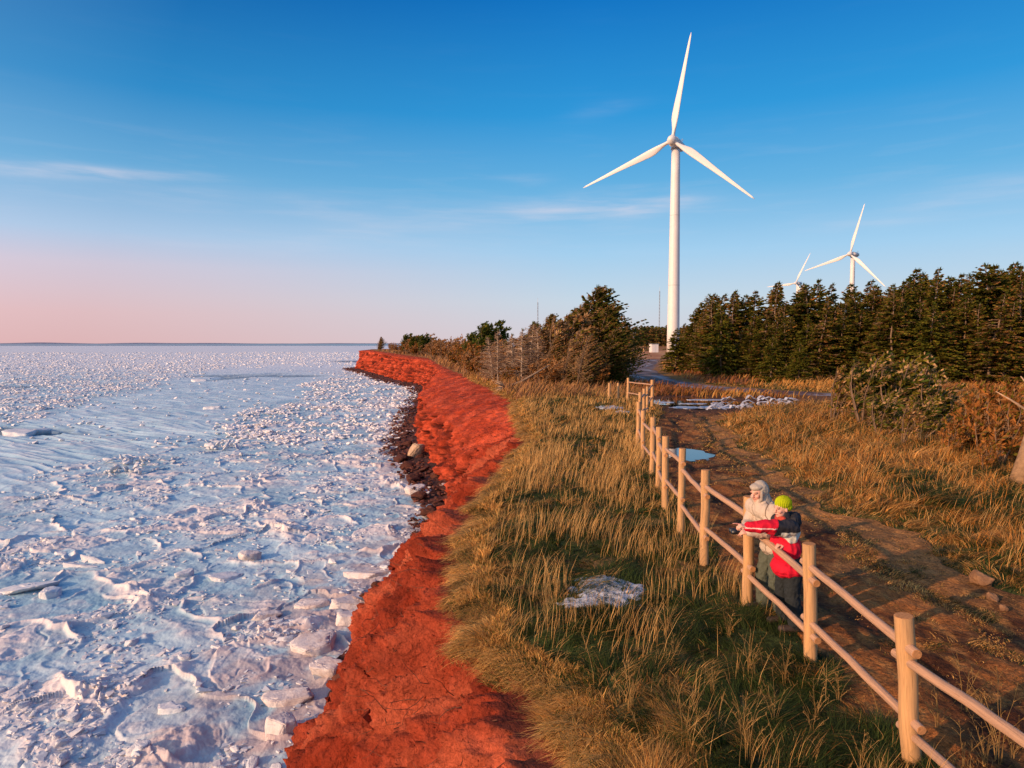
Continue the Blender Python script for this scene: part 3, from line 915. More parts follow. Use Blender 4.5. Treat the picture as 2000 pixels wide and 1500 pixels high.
# dark sockets where the rails enter the near posts
for (px, yt, yb, Y, lb) in ((1190, 748, 784, 43, 'left of the two short weathered grey posts by the cliff-top trees'), (1207, 748, 783, 43.5, 'right of the two short weathered grey posts by the cliff-top trees')):
    b = at(px, yb, Y); t_ = at(px, yt, Y)
    r = empty('wooden_post', (b.x, b.y, float(G(b.x, b.y)))); tag(r, lb, 'post', 'grey posts at the end of the path')
    pole('shaft', (0, 0, -.2), (0, 0, t_.z - r.location.z), .085, .08, M_post, r)
b = at(1257, 690, 186); gz = float(G(b.x, b.y))
r = empty('wooden_post', (b.x, b.y, gz)); tag(r, 'tiny lone post in the dry field left of the white hut', 'post')
pole('shaft', (0, 0, -.2), (0, 0, 1.7), .12, .12, M_post, r)

# ------------------------------------------------------------------ conifers and scrub
def vrand(n, r): return r.normal(size=(n, 3))
def twigs(mb, B, D, L, Wd, C, r):
    D = D / np.maximum(np.linalg.norm(D, axis=1, keepdims=True), 1e-6)
    S = np.cross(D, vrand(len(B), r)); S /= np.maximum(np.linalg.norm(S, axis=1, keepdims=True), 1e-6)
    L = L[:, None]; Wd = Wd[:, None]
    V = np.stack([B, B + D * L * .45 + S * Wd, B + D * L, B + D * L * .45 - S * Wd], 1).reshape(-1, 3)
    i = np.arange(len(B))[:, None] * 4 + np.array([0, 1, 2, 3])[None, :]
    mb.add(V, None, i, np.repeat(C, 4, 0))
GREEN = np.array([.045, .066, .008]); OLIVE = np.array([.165, .135, .013]); BROWN = np.array([.26, .115, .035]); GREYT = np.array([.44, .26, .12]); RUST = np.array([.34, .13, .030])
def conifer(seed, H, R, wind=0.0, bare=0.0, base=.08, nb=8, step=.030, dead=False, tw=1.0, pal=(GREEN, OLIVE, BROWN), brown=.12, twl=.55, fan=1.0):
    r = np.random.default_rng(seed)
    Wv = np.array([.93, .30, .0])
    tr, cr = MB(), MB()
    tt = np.linspace(0, 1, 9)
    wob = np.cumsum(r.normal(size=(9, 2)) * H * .006, 0)
    P = np.stack([wob[:, 0] + Wv[0] * wind * H * .34 * tt ** 2.0, wob[:, 1] + Wv[1] * wind * H * .22 * tt ** 1.6, tt * H - .1], 1)
    tcol = np.array([.22, .15, .10]) * (1 - .45 * wind) if not dead else np.array([.42, .31, .22])
    tr.tube(P, H * .0115 * (1 - tt * .93) + .012, 7, tcol)
    lv = np.arange(base, .985, step * .9)
    for t in lv:
        for _ in range(nb):
            t_ = min(.99, max(base, t + r.uniform(-1.6, 1.6) * step))
            p = np.array([np.interp(t_, tt, P[:, i]) for i in range(3)])
            a = r.uniform(0, 2 * math.pi)
            d0 = np.array([math.cos(a), math.sin(a), 0.])
            wdot = d0 @ Wv
            prof = (1 - t_) ** .86 * min(1, .55 + t_ * 2.2) + .03
            L = R * prof * r.uniform(.55, 1.15)
            isbare = dead or r.random() < bare * (.5 - .5 * wdot) * 1.4
            if wind > 0 and wdot < -.1: L *= (1 - .5 * wind)
            elif wind > 0: L *= 1 + .35 * wind * wdot
            d = d0 + Wv * wind * 1.1
            d /= np.linalg.norm(d)
            up = r.uniform(.05, .35) + .4 * wind if t_ < .8 else r.uniform(.5, 1.0)
            dr = r.uniform(.15, .45) * (1 - wind) - .15 * wind
            s = np.linspace(0, 1, 6)
            B = p + np.outer(s * L, d) + np.outer(s ** 2 * L * .45 * wind, Wv) + np.outer((up * s - dr * s ** 2) * L, [0, 0, 1])
            if isbare or r.random() < .25:
                tr.tube(B, H * .0032 * (1 - s * .85) + .004, 3, tcol * r.uniform(.7, 1.15), cap=False)
            ns = int((15 if not isbare else 9) * tw * max(.35, min(1.5, L / 1.2)))
            if ns < 2: ns = 2
            s2 = r.uniform(.12, 1.0, ns) ** .8
            m = 3 if not isbare else 2
            s2 = np.repeat(s2, m)
            Bp = np.stack([np.interp(s2, s, B[:, i]) for i in range(3)], 1)
            sd = np.cross(d, [0, 0, 1.])
            sg = r.choice([-1, 1], len(s2)) * r.uniform(.3, 1.2, len(s2)) * fan
            D = d[None, :] * (1 + wind) + sd[None, :] * sg[:, None] + np.array([0, 0, 1])[None, :] * r.uniform(-.45, .25, len(s2))[:, None] + Wv[None, :] * wind * .8
            D += r.normal(size=D.shape) * .15
            ll = twl * r.uniform(.5, 1.2, len(s2)) * (.45 + .55 * (1 - s2)) * (.4 + .6 * min(1, L))
            if isbare:
                cc = (GREYT if not dead else np.array([.33, .20, .12])) * r.uniform(.6, 1.2, (len(s2), 1))
                twigs(cr, Bp, D, ll * 1.15, np.full(len(s2), .011 * max(1, H / 5)), cc, r)
            else:
                k_ = r.random((len(s2), 1))
                cc = pal[0] * (1 - k_) + pal[1] * k_
                bq = r.random(len(s2)) < brown
                cc[bq] = pal[2]
                cc *= r.uniform(.6, 1.3, (len(s2), 1)) * r.uniform(.8, 1.2)
                twigs(cr, Bp, D, ll, ll * .26 + .006, cc, r)
    # leader
    twigs(cr, np.repeat(P[-1:], 6, 0) - [0, 0, .3], r.normal(size=(6, 3)) * .25 + [.2 * wind, 0, 1], np.full(6, twl), np.full(6, .04), np.tile(pal[0] * 1.2, (6, 1)), r)
    return tr, cr
def scrub(seed, H, R, stems=7, pal=(GREEN, OLIVE, BROWN), mix=(.4, .4, .2), wind=.5, bare=.25, dens=1.0, tcol=(.17, .11, .07)):
    """a multi-stemmed bush: stems fan out of one foot, bend downwind, and break into feathery sprays"""
    r = np.random.default_rng(seed); tr, cr = MB(), MB(); Wv = np.array([.93, .30, 0]); tc_ = np.array(tcol)
    for i in range(stems):
        a = r.uniform(0, 6.283); sp = r.uniform(.1, .8) * R; h = H * r.uniform(.62, 1.05) * (1 - .25 * sp / R)
        s_ = np.linspace(0, 1, 8)
        wob = np.cumsum(r.normal(size=(8, 3)), 0) * H * .016 * s_[:, None]
        P = np.stack([np.cos(a) * sp * s_ ** .8, np.sin(a) * sp * s_ ** .8, h * s_ - .05], 1) + wob + np.outer(s_ ** 1.8 * wind * h * .32, Wv)
        tr.tube(P, H * .014 * (1 - .85 * s_) + .004, 6, tc_ * r.uniform(.7, 1.3))
        for b in range(int(15 * dens)):
            q = r.uniform(.22, 1.0) ** .8
            p = np.array([np.interp(q, s_, P[:, j]) for j in range(3)])
            a2 = r.uniform(0, 6.283); d = np.array([math.cos(a2), math.sin(a2), r.uniform(.0, .9)]) + Wv * wind * 1.3; d /= np.linalg.norm(d)
            L = R * r.uniform(.25, .62) * (1.15 - .6 * q)
            u_ = np.linspace(0, 1, 5); B = p + np.outer(u_ * L, d) + np.outer(u_ ** 2 * L * .3, Wv * wind + [0, 0, .5]) + np.cumsum(r.normal(size=(5, 3)), 0) * L * .03
            isb = r.random() < bare * (1.4 if d @ Wv < .3 else .6)
            if isb or r.random() < .3: tr.tube(B, H * .0035 * (1 - .7 * u_) + .002, 3, tc_ * r.uniform(.8, 1.5), cap=False)
            m = int(34 * dens * (.4 if isb else 1)); v = r.uniform(.1, 1.05, m)
            Bp = np.stack([np.interp(v, u_, B[:, j]) for j in range(3)], 1) + r.normal(size=(m, 3)) * L * .05
            D = d + r.normal(size=(m, 3)) * .55 + Wv * wind * .5 + [0, 0, .25]
            ch = r.choice(3, m, p=mix); C = np.array(pal)[ch] * r.uniform(.55, 1.35, (m, 1)) * r.uniform(.75, 1.25)
            if isb: C = np.tile(GREYT, (m, 1)) * r.uniform(.6, 1.1, (m, 1))
            ll = r.uniform(.05, .13, m) * H ** .6 * 1.15
            twigs(cr, Bp, D, ll, np.where(isb, .006, ll * .2) * np.ones(m), C, r)
    return tr, cr
M_bark = material('bark', None, .9, noise=(9, .35), spec=.1)
M_needle = material('needles', None, .75, spec=.15, twosided=.30)
CACHE = {}
def tree(kind, name, loc, scale, rz, label, cat, group, sx=1.0):
    if kind not in CACHE:
        tr, cr = KINDS[kind]()
        root = empty(name, loc)
        a = tr.build('trunk', M_bark, root, True); b = cr.build('crown', M_needle, root)
        CACHE[kind] = (a.data, b.data)
    else:
        root = empty(name, loc)
        for nm, me in zip(('trunk', 'crown'), CACHE[kind]):
            o = bpy.data.objects.new(nm, me); COL.objects.link(o); o.parent = root
    root.location = loc
    root.rotation_euler = (0, 0, rz)
    root.scale = (scale * sx, scale * sx, scale)
    tag(root, label, cat, group)
    return root
KINDS = {
 'sp0': lambda: conifer(11, 10, 3.5, .12, .06, brown=.16), 'sp1': lambda: conifer(12, 10, 3.1, .18, .16, brown=.22),
 'sp2': lambda: conifer(13, 10, 3.8, .10, .05, brown=.12), 'sp3': lambda: conifer(14, 10, 2.7, .22, .24, brown=.28),
 'sp4': lambda: conifer(15, 10, 3.3, .15, .10, base=.22, brown=.2), 'sp5': lambda: conifer(16, 10, 3.3, .05, .05, base=.02, brown=.08, pal=(GREEN * 1.5, OLIVE * 1.3, BROWN)),
 'ws0': lambda: conifer(21, 8, 4.4, .75, .5, nb=12, base=.03, brown=.42), 'ws1': lambda: conifer(22, 8, 4.8, .6, .3, nb=12, base=.0, brown=.2, pal=(GREEN, OLIVE * .8, BROWN)),
 'ws2': lambda: conifer(23, 8, 4.2, .85, .75, nb=13, base=.0, brown=.6),
 'dd0': lambda: conifer(31, 6, 2.2, .35, 1, nb=7, base=.12, dead=True), 'dd1': lambda: conifer(32, 6, 1.9, .2, 1, nb=6, base=.2, dead=True),
 'sc0': lambda: scrub(41, 3, 1.5, 8, (GREEN * 1.2, OLIVE, GREYT), (.35, .40, .25), .75, .25),
 'sc1': lambda: scrub(42, 3, 1.3, 6, (OLIVE, BROWN * 1.1, GREYT), (.35, .35, .30), .7, .45, .85),
 'rs0': lambda: scrub(43, 2.6, 1.5, 8, (RUST, BROWN * 1.1, OLIVE), (.5, .3, .2), .6, .30),
 'gb0': lambda: scrub(61, 8, 3.2, 10, (GREYT, BROWN, OLIVE), (.42, .33, .25), .9, .45, 1.5),
 'bu0': lambda: scrub(51, 4, 2.4, 10, (GREEN, GREEN * 1.3, OLIVE), (.4, .3, .3), .6, .08, 1.3),
 'bu1': lambda: scrub(52, 3.2, 2.2, 9, (BROWN, RUST, GREYT), (.4, .3, .3), .7, .35, 1.1),
}
KH = {'gb': 8, 'sp': 10, 'ws': 8, 'dd': 6, 'sc': 3, 'rs': 2.6, 'bu': None}
def put(kind, px, Y, ytop, label, name, cat, group, sx=1.0, rz=None, ybase=None):
    b = at(px, 700, Y); gz = float(G(b.x, b.y)); b.z = gz - .05
    h = at(px, ytop, Y).z - gz
    k0 = KH[kind[:2]] or (4 if kind == 'bu0' else 3.2)
    return tree(kind, name, b, h / k0, random.uniform(-.3, .3) if rz is None else rz, label, cat, group, sx)
ORD = ['first', 'second', 'third', 'fourth', 'fifth', 'sixth', 'seventh', 'eighth', 'ninth', 'tenth', 'eleventh', 'twelfth', 'thirteenth', 'fourteenth', 'fifteenth', 'sixteenth',
       'seventeenth', 'eighteenth', 'nineteenth', 'twentieth', 'twenty-first', 'twenty-second', 'twenty-third', 'twenty-fourth', 'twenty-fifth', 'twenty-sixth', 'twenty-seventh', 'twenty-eighth', 'twenty-ninth', 'thirtieth', 'thirty-first', 'thirty-second', 'thirty-third', 'thirty-fourth', 'thirty-fifth']
# the spruce forest on the right
tpx = [1316, 1335, 1362, 1392, 1440, 1480, 1500, 1560, 1592, 1640, 1690, 1750, 1780, 1850, 1900, 1950, 2000, 2080]
tpy = [655, 622, 590, 562, 575, 592, 560, 572, 562, 580, 556, 545, 534, 540, 524, 512, 530, 520]
dpx = [1316, 1360, 1400, 1500, 1700, 1850, 2000, 2080]; dpY = [92, 80, 73, 68, 62, 58, 56, 55]
rr = random.Random(5)
for row, (n, dY, x0) in enumerate(((33, 0, 1322), (33, 5.0, 1332), (32, 10, 1352))):
    xs = np.linspace(x0, 2070, n)
    for i, px in enumerate(xs):
        px = px + rr.uniform(-8, 8)
        Y = np.interp(px, dpx, dpY) + dY + rr.uniform(-1.5, 1.5)
        yt = np.interp(px, tpx, tpy)
        drop = [rr.uniform(8, 75), rr.uniform(-12, 28), rr.uniform(-22, 12)][row]
        if px < 1380: drop *= .35
        yt = yt + drop
        kind = rr.choice(['sp0', 'sp1', 'sp2', 'sp3', 'sp4', 'sp5'] if row == 0 else ['sp0', 'sp1', 'sp2', 'sp3', 'sp4'])
        desc = {'sp0': 'dark green spruce', 'sp1': 'spruce with brownish boughs', 'sp2': 'broad dark spruce', 'sp3': 'narrow spruce with bare trunk', 'sp4': 'spruce bare at the foot', 'sp5': 'bushy bright green spruce'}[kind]
        lab = f'{desc}, {ORD[i]} from the left in the ' + ['front forest row', 'middle forest row', 'back forest row'][row]
        put(kind, px, Y, yt, lab, 'spruce_tree', 'spruce tree', 'spruces of the forest on the right', sx=rr.uniform(1.05, 1.5), rz=rr.uniform(-3, 3) if kind in ('sp2', 'sp5') else rr.uniform(-.6, .6))
# small young spruces at the forest foot
for px, Y, yt, lb in ((1505, 62, 655, 'small bright young spruce at the forest foot above the icy puddle'), (1560, 60, 668, 'low bushy spruce at the forest foot behind the dry grass'),
                      (1318, 84, 640, 'low spreading spruce at the left end of the forest beside the tower')):
    put('sp5', px, Y, yt, lb, 'spruce_tree', 'spruce tree', 'young spruces', sx=1.5)
# cliff-top trees
G2 = 'wind-bent trees along the cliff top'
for kind, px, Y, yt, sx, lb in (
    ('ws1', 1128, 62, 556, 1.0, 'tallest wind-bent dark spruce of the cliff-top clump'),
    ('ws0', 1108, 64, 585, 1.0, 'bent spruce with bare grey seaward twigs, left of the tallest in the clump'),
    ('ws1', 1160, 60, 592, .9, 'dense dark spruce right of the tallest in the cliff-top clump'),
    ('ws1', 1178, 57, 640, 1.1, 'low dark green spruce at the right foot of the cliff-top clump'),
    ('ws2', 1082, 66, 600, 1.0, 'half-bare bent spruce in the middle of the cliff-top clump'),
    ('ws0', 1046, 70, 612, 1.0, 'thin bent spruce above the dead trunks on the cliff top'),
    ('ws2', 1012, 74, 626, 1.0, 'brownish bent spruce on the left shoulder of the cliff-top clump'),
    ('ws2', 1098, 54.5, 668, 1.0, 'grey twiggy bent tree in front of the cliff-top clump'),
    ('ws2', 1128, 53, 650, .9, 'silvery bare-branched tree at the front centre of the clump'),
    ('ws2', 1060, 58, 655, .9, 'low grey tangled tree above the fallen trunk'),
    ('gb0', 1092, 60, 590, 1.0, 'golden-brown bare-branched tree leaning against the tallest cliff-top spruce'),
    ('gb0', 1058, 63, 612, 1.0, 'golden-brown bare-branched tree in the middle of the clump shoulder'),
    ('gb0', 1022, 67, 632, 1.0, 'pale bare-branched tree at the left of the cliff-top clump'),
    ('gb0', 1118, 55, 640, .9, 'low golden bare-branched tree at the front foot of the clump'),
    ('gb0', 988, 74, 648, 1.0, 'leftmost bare-branched tree of the cliff-top clump'),
    ('bu0', 942, 98, 626, 1.0, 'dense dark green bent tree left of the dead trunks'),
    ('bu0', 918, 104, 645, .9, 'dark bushy tree just left of the densest cliff-top bush'),
    ('bu1', 978, 84, 652, .9, 'brown wind-bent tree between the dark bush and the dead trunks'),
    ('bu1', 890, 118, 650, 1.0, 'russet wind-swept tree on the middle of the cliff top'),
    ('bu1', 866, 128, 655, 1.0, 'brown low wind-swept tree, second russet one along the cliff top'),
    ('bu1', 846, 142, 659, 1.0, 'brown scrubby tree right of the far dark bushes'),
    ('bu0', 822, 165, 652, .8, 'far dark bush, right one of the pair near the headland'),
    ('bu0', 790, 178, 651, .8, 'far dark bush, left one of the pair near the headland'),
    ('bu0', 806, 172, 655, .8, 'small dark bush squeezed between the far pair'),
    ('ws2', 738, 216, 657, .8, 'lone wind-bent tree near the tip of the headland'),
    ('bu1', 762, 205, 667, .7, 'low brown bush beside the lone headland tree')):
    put(kind, px, Y, yt, lb, 'windswept_tree', 'tree', G2, sx=sx)
for px, Y, yt, lb in ((962, 62, 655, 'dead trunk with stub branches, leftmost at the cliff edge'), (972, 60, 640, 'tall dead trunk, second from the left at the cliff edge'), (985, 63, 660, 'dead trunk, third from the left at the cliff edge'),
                      (1000, 61, 650, 'dead silvery trunk, fourth from the left at the cliff edge'), (1018, 59, 640, 'dead trunk with many twigs, fifth from the left'), (1035, 62, 630, 'dead trunk, sixth from the left beside the clump'), (1052, 60, 632, 'dead trunk at the left side of the spruce clump')):
    put(random.choice(['dd0', 'dd1']), px, Y, yt, lb, 'dead_tree', 'dead tree', 'dead trees on the cliff top', rz=random.uniform(-2.6, 2.6))
rz_ = random.Random(12)
und = sorted(zip((905, 925, 950, 975, 1000, 1022, 1045, 1068, 1092, 1112, 880, 1060, 1030, 990, 1140, 1165), (100, 92, 82, 76, 71, 68, 66, 63, 60, 58, 112, 56, 60, 66, 55, 54), (694, 690, 684, 680, 676, 672, 668, 668, 672, 678, 690, 690, 694, 694, 700, 700)))
for i, (px, Y, yt_) in enumerate(und):
    put('bu1' if i % 3 else 'rs0', px, Y, yt_ + rz_.uniform(-6, 6), f'low brown undergrowth shrub below the cliff-top trees, {ORD[i]} from the left', 'undergrowth_shrub', 'shrub', 'undergrowth shrubs on the cliff top', sx=1.3)
rz2 = random.Random(13)
for i, Y in enumerate(sorted(math.exp(rz2.uniform(math.log(58), math.log(215))) for _ in range(34))):
    X_ = float(xtop(np.array(Y))) + rz2.uniform(.3, 1.6 + Y * .03)
    h_ = rz2.uniform(.9, 2.3) * (1 + Y / 110)
    tree('bu1' if i % 2 else 'rs0', 'rim_shrub', (X_, Y, float(G(X_, Y)) - .1), h_ / (3.2 if i % 2 else 2.6), rz2.uniform(-.4, .4), f'low russet shrub at the rim of the red cliff, {ORD[i]} counting from the near end', 'shrub', 'shrubs along the cliff rim', 1.3)
# fallen trunk at the cliff edge
p = at(1000, 745, 53); r = empty('fallen_trunk', (p.x, p.y, float(G(p.x, p.y)))); tag(r, 'fallen weathered trunk with upturned roots at the cliff edge', 'fallen tree')
mb = MB(); mb.tube([(-.6, 0, .15), (.6, .1, .55), (1.8, .2, 1.25), (2.9, .3, 1.9)], [.13, .11, .08, .04], 8, (.22, .15, .10)); mb.build('trunk', M_bark, r, True)
mb = MB()
for i in range(16):
    a = i * .8; mb.tube([(-.55, 0, .2), (-.8 - .4 * random.random(), .4 * math.cos(a), .2 + .4 * math.sin(a)), (-1.1 - .5 * random.random(), .8 * math.cos(a), .15 + .6 * math.sin(a))], [.05, .03, .012], 5, (.34, .24, .16))
mb.build('roots', M_bark, r, True)
# scrub on the right
G3 = 'wind-combed scrub trees right of the path'
for kind, px, Y, yt, sx, lb in (
    ('sc1', 1628, 27.5, 712, .9, 'thin twiggy scrub tree, leftmost right of the path'), ('sc0', 1655, 30, 718, 1.0, 'small scrub tree behind the leftmost twiggy one'),
    ('sc0', 1690, 26.5, 692, 1.05, 'tall wind-combed scrub tree left in the grey-tipped clump'), ('sc1', 1722, 28, 706, 1.1, 'scrub tree with pale tips in the middle of the clump'),
    ('sc0', 1752, 26, 694, 1.15, 'broad pale-tipped scrub tree at the crest of the clump'), ('sc0', 1790, 27.5, 702, 1.2, 'dense scrub tree right of the crest of the clump'),
    ('sc0', 1822, 25.5, 726, 1.1, 'low dark scrub tree at the right end of the clump'), ('sc1', 1768, 21.5, 778, .85, 'small scrub tree with a crooked pale stem in front of the clump'),
    ('sc0', 1725, 23.5, 765, 1.1, 'low green scrub in front of the clump'), ('sc0', 1805, 23, 772, 1.1, 'low dark scrub under the right end of the clump')):
    put(kind, px, Y, yt, lb, 'scrub_tree', 'scrub tree', G3, sx=sx)
for kind, px, Y, yt, sx, lb in (
    ('rs0', 1880, 20.5, 772, 1.0, 'rust-brown leafless shrub left in the right-hand thicket'), ('rs0', 1925, 19.5, 752, 1.05, 'rust-brown shrub, tallest of the right-hand thicket'),
    ('rs0', 1965, 18.3, 762, 1.0, 'rust-brown shrub near the right picture edge'), ('sc1', 2000, 18.5, 742, 1.0, 'twiggy bare tree at the right picture edge'),
    ('rs0', 1905, 24, 742, 1.1, 'russet shrub at the back of the right-hand thicket'), ('rs0', 1955, 23.5, 738, 1.2, 'russet shrub behind the tallest one on the right'),
    ('rs0', 1860, 19.3, 818, .9, 'low rust shrub at the left foot of the thicket'), ('rs0', 1930, 17.3, 850, .9, 'low rust shrub in front of the thicket')):
    put(kind, px, Y, yt, lb, 'rust_shrub', 'shrub', 'rust-brown shrubs on the right', sx=sx)
# leaning trunk at the right edge
b = gnd(1988, 952, .1); t_ = at(2030, 800, b.y + .2)
r = empty('leaning_tree', b); tag(r, 'thick pale trunk leaning out of the right picture edge', 'tree')
mb = MB(); v = t_ - b
mb.tube([(-.03, 0, -.15), tuple(v * .4), tuple(v), tuple(v * 1.8 + Vector((.2, 0, 0)))], [.23, .17, .14, .10], 14, (.26, .16, .09)); mb.build('trunk', M_bark, r, True)
mb = MB()
for i in range(5):
    f = .9 + .2 * i; q = v * f; mb.tube([tuple(q), tuple(q + Vector((-.5 + .3 * i, .2, .4))), tuple(q + Vector((-.8 + .5 * i, .3, .6)))], [.04, .025, .01], 6, (.4, .26, .16))
mb.build('branches', M_bark, r, True)

# far wood behind the turbine field: one mass
fw = MB(); r_ = np.random.default_rng(77)
nT_ = 420
fxs = r_.uniform(30, 150, nT_); fys = r_.uniform(285, 330, nT_)
for x, y in zip(fxs, fys):
    h = r_.uniform(5, 8.5); R = r_.uniform(1.6, 2.8); z0 = float(G(np.array(x), np.array(min(y, 420.))))
    n = 60
    t = r_.uniform(.02, 1, n); a = r_.uniform(0, 6.283, n); rad = R * (1 - t) ** .8 * r_.uniform(.5, 1, n)
    B = np.stack([x + np.cos(a) * rad, y + np.sin(a) * rad, z0 + t * h], 1)
    D = np.stack([np.cos(a), np.sin(a), r_.uniform(-.3, .5, n)], 1)
    k_ = r_.random((n, 1)); twigs(fw, B, D, np.full(n, 1.5), np.full(n, .45), (GREEN * (1 - k_) + BROWN * .6 * k_) * 1.2, r_)
tag(fw.build('far_wood', M_needle), 'dark low wood behind the turbine field', 'wood', kind='stuff')
# ------------------------------------------------------------------ grass
M_grass = material('grass_blades', None, .7, spec=.2, twosided=.25)
def blades(name, x, y, z, H, Wd, lx, ly, droop, C, kind='stuff', mat=M_grass, parent=None):
    n = len(x)
    a = rng.uniform(0, math.pi, n)
    sx, sy = np.cos(a) * Wd * .5, np.sin(a) * Wd * .5
    ts = np.array([0, .4, .75, 1.0])
    V = np.zeros((n, 7, 3))
    for i, t in enumerate(ts):
        cx = x + lx * H * (t ** 1.7)
        cy = y + ly * H * (t ** 1.7)
        cz = z + H * (t - droop * t ** 2.2)
        w = (1, .9, .6, 0)[i]
        if i < 3:
            V[:, i * 2] = np.stack([cx - sx * w, cy - sy * w, cz], 1)
            V[:, i * 2 + 1] = np.stack([cx + sx * w, cy + sy * w, cz], 1)
        else:
            V[:, 6] = np.stack([cx, cy, cz], 1)
    b = np.arange(n)[:, None] * 7
    q = np.concatenate([b + [0, 1, 3, 2], b + [2, 3, 5, 4]])
    t3 = b + [4, 5, 6]
    o = mesh_np(name, V.reshape(-1, 3), [t3, q], mat, np.repeat(C, 7, 0), parent=parent)
    if kind: o['kind'] = kind
    return o
SNOW = [(1.38, 9.6, .52, .72), (1.02, 9.15, .42, .22)]
def insnow(x, y, k_=1.0):
    m = np.zeros(x.shape, bool)
    for cx, cy, rx, ry in SNOW:
        m |= ((x - cx) / rx) ** 2 + ((y - cy) / ry) ** 2 < k_
    return m
def inpool(x, y, k_=1.2):
    m = np.zeros(x.shape, bool)
    for cx, cy, rx, ry in POOLS:
        m |= ((x - cx) / rx) ** 2 + ((y - cy) / ry) ** 2 < k_
    return m
TRK = np.array([(40, 42.5), (30, 43.8), (21, 47), (15.5, 54), (13.6, 63), (14.8, 76), (17, 92), (20.5, 110), (26, 130)])
def ontrack(x, y, w=2.4):
    d = np.full(x.shape, 99.)
    for (ax_, ay_), (bx, by) in zip(TRK[:-1], TRK[1:]):
        vx, vy = bx - ax_, by - ay_
        t = np.clip(((x - ax_) * vx + (y - ay_) * vy) / (vx * vx + vy * vy), 0, 1)
        d = np.minimum(d, np.hypot(x - ax_ - t * vx, y - ay_ - t * vy))
    return d < w
def scatter(n, y0, y1, xmax_k=.86, xoff=1.0):
    y = np.exp(rng.uniform(math.log(y0), math.log(y1), n))
    xt = xtop(y)
    hi = xmax_k * y + xoff
    x = xt - .15 + rng.random(n) * (hi - xt + .15)
    return x, y
STRAW = np.array([.62, .35, .10]); TAN = np.array([.42, .21, .060]); RST = np.array([.48, .175, .028]); GRN = np.array([.058, .080, .012]); DGR = np.array([.024, .038, .008])
def pl_(y): return np.interp(y, PLy, PLx)
def turf(n, y0, y1, name):
    x, y = scatter(n, y0, y1)
    on = inpath(x, y)
    pl, pr = path_l(y), path_r(y)
    edge = np.minimum(x - pl, pr - x)
    fr = (x - pl) / (pr - pl)
    keep = ~(on & (rng.random(n) > .04 + .5 * sstep(.5, 0, edge) + 1.0 * sstep(.42, .75, fr + .5 * fbm(x * .8, y * .8, oct=3, seed=204)) * sstep(36, 30, y)))
    keep &= ~(insnow(x, y, .8) & (rng.random(n) > .5)) & ~(inpool(x, y) ) & ~ontrack(x, y)
    x, y = x[keep], y[keep]; n = len(x)
    on = inpath(x, y)
    u = x - xtop(y)
    z = G(x, y) - .02 - np.where(u < 0, -u * .9, 0) + np.where(on, .01, 0)
    right = x > path_r(y)
    cl = fbm(x * 1.1, y * 1.1, oct=3, seed=201); c2_ = fbm(x * .35, y * .35, oct=3, seed=202); c3_ = fbm(x * 4, y * 4, oct=2, seed=203)
    H = (.09 + .13 * np.clip(cl + .4, 0, 1)) * rng.uniform(.6, 1.4, n) * (1 + .8 * right * sstep(0, 1.2, x - path_r(y)))
    H *= np.where(on, .30, 1) * (1 - .45 * sstep(.5, 0, u)) * (1 + .6 * sstep(12, 30, y))
    Wd = np.maximum(.0055, .0009 * y) * rng.uniform(.7, 1.3, n)
    t1_, t2_, _a, _b, tid = worley(x * 3.2, y * 3.2, seed=205)
    H *= (.55 + .9 * (tid * 3.7 % 1)) * (1.15 - .6 * t1_)
    an = c2_ * 5 + tid * 9 + rng.normal(0, .4, n)
    mag = rng.uniform(.6, 2.2, n)
    lx = np.cos(an) * mag * .8 + .35; ly = np.sin(an) * mag * .8 + .1
    lx -= .9 * sstep(.5, -.05, u)
    droop = rng.uniform(.2, .75, n)
    ps = .04 - .14 * sstep(18, 9, y) + .75 * cl + .6 * c2_ + .55 * sstep(1.9, 0, u) - .25 * sstep(1.2, .2, np.abs(x - pl_(y) + .9)) * sstep(16, 9, y) + .25 * sstep(16, 30, y)
    ps = np.where(right, .62 + .5 * cl + .25 * c2_, ps)
    grz = right & (x - path_r(y) > 1.6) & (y < 17)
    ps = np.where(grz, .10 + .8 * c2_, ps)
    ps = np.where(on, .75, ps)
    ps = ps + (tid * 5.3 % 1 - .5) * .75
    st = rng.random(n) < np.clip(ps, .03, .96)
    k_ = rng.random((n, 1))
    C = DGR * (1 - k_) + GRN * k_
    Cs = STRAW * (1 - k_) + TAN * k_
    rsel = rng.random(n) < np.where(right, .45, .22) + .2 * c2_
    Cs[rsel] = (RST * (1 - k_) + TAN * k_)[rsel]
    C = np.where(st[:, None], Cs, C) * rng.uniform(.55, 1.35, (n, 1)) * (.7 + .6 * (tid * 7.9 % 1))[:, None]
    o = blades(name, x, y, z, H, Wd, lx, ly, droop, C)
    tag(o, 'matted green and straw-coloured turf on the cliff top', 'grass')
turf(400000, 3.0, 16, 'matted_grass')
turf(190000, 16, 60, 'matted_grass')
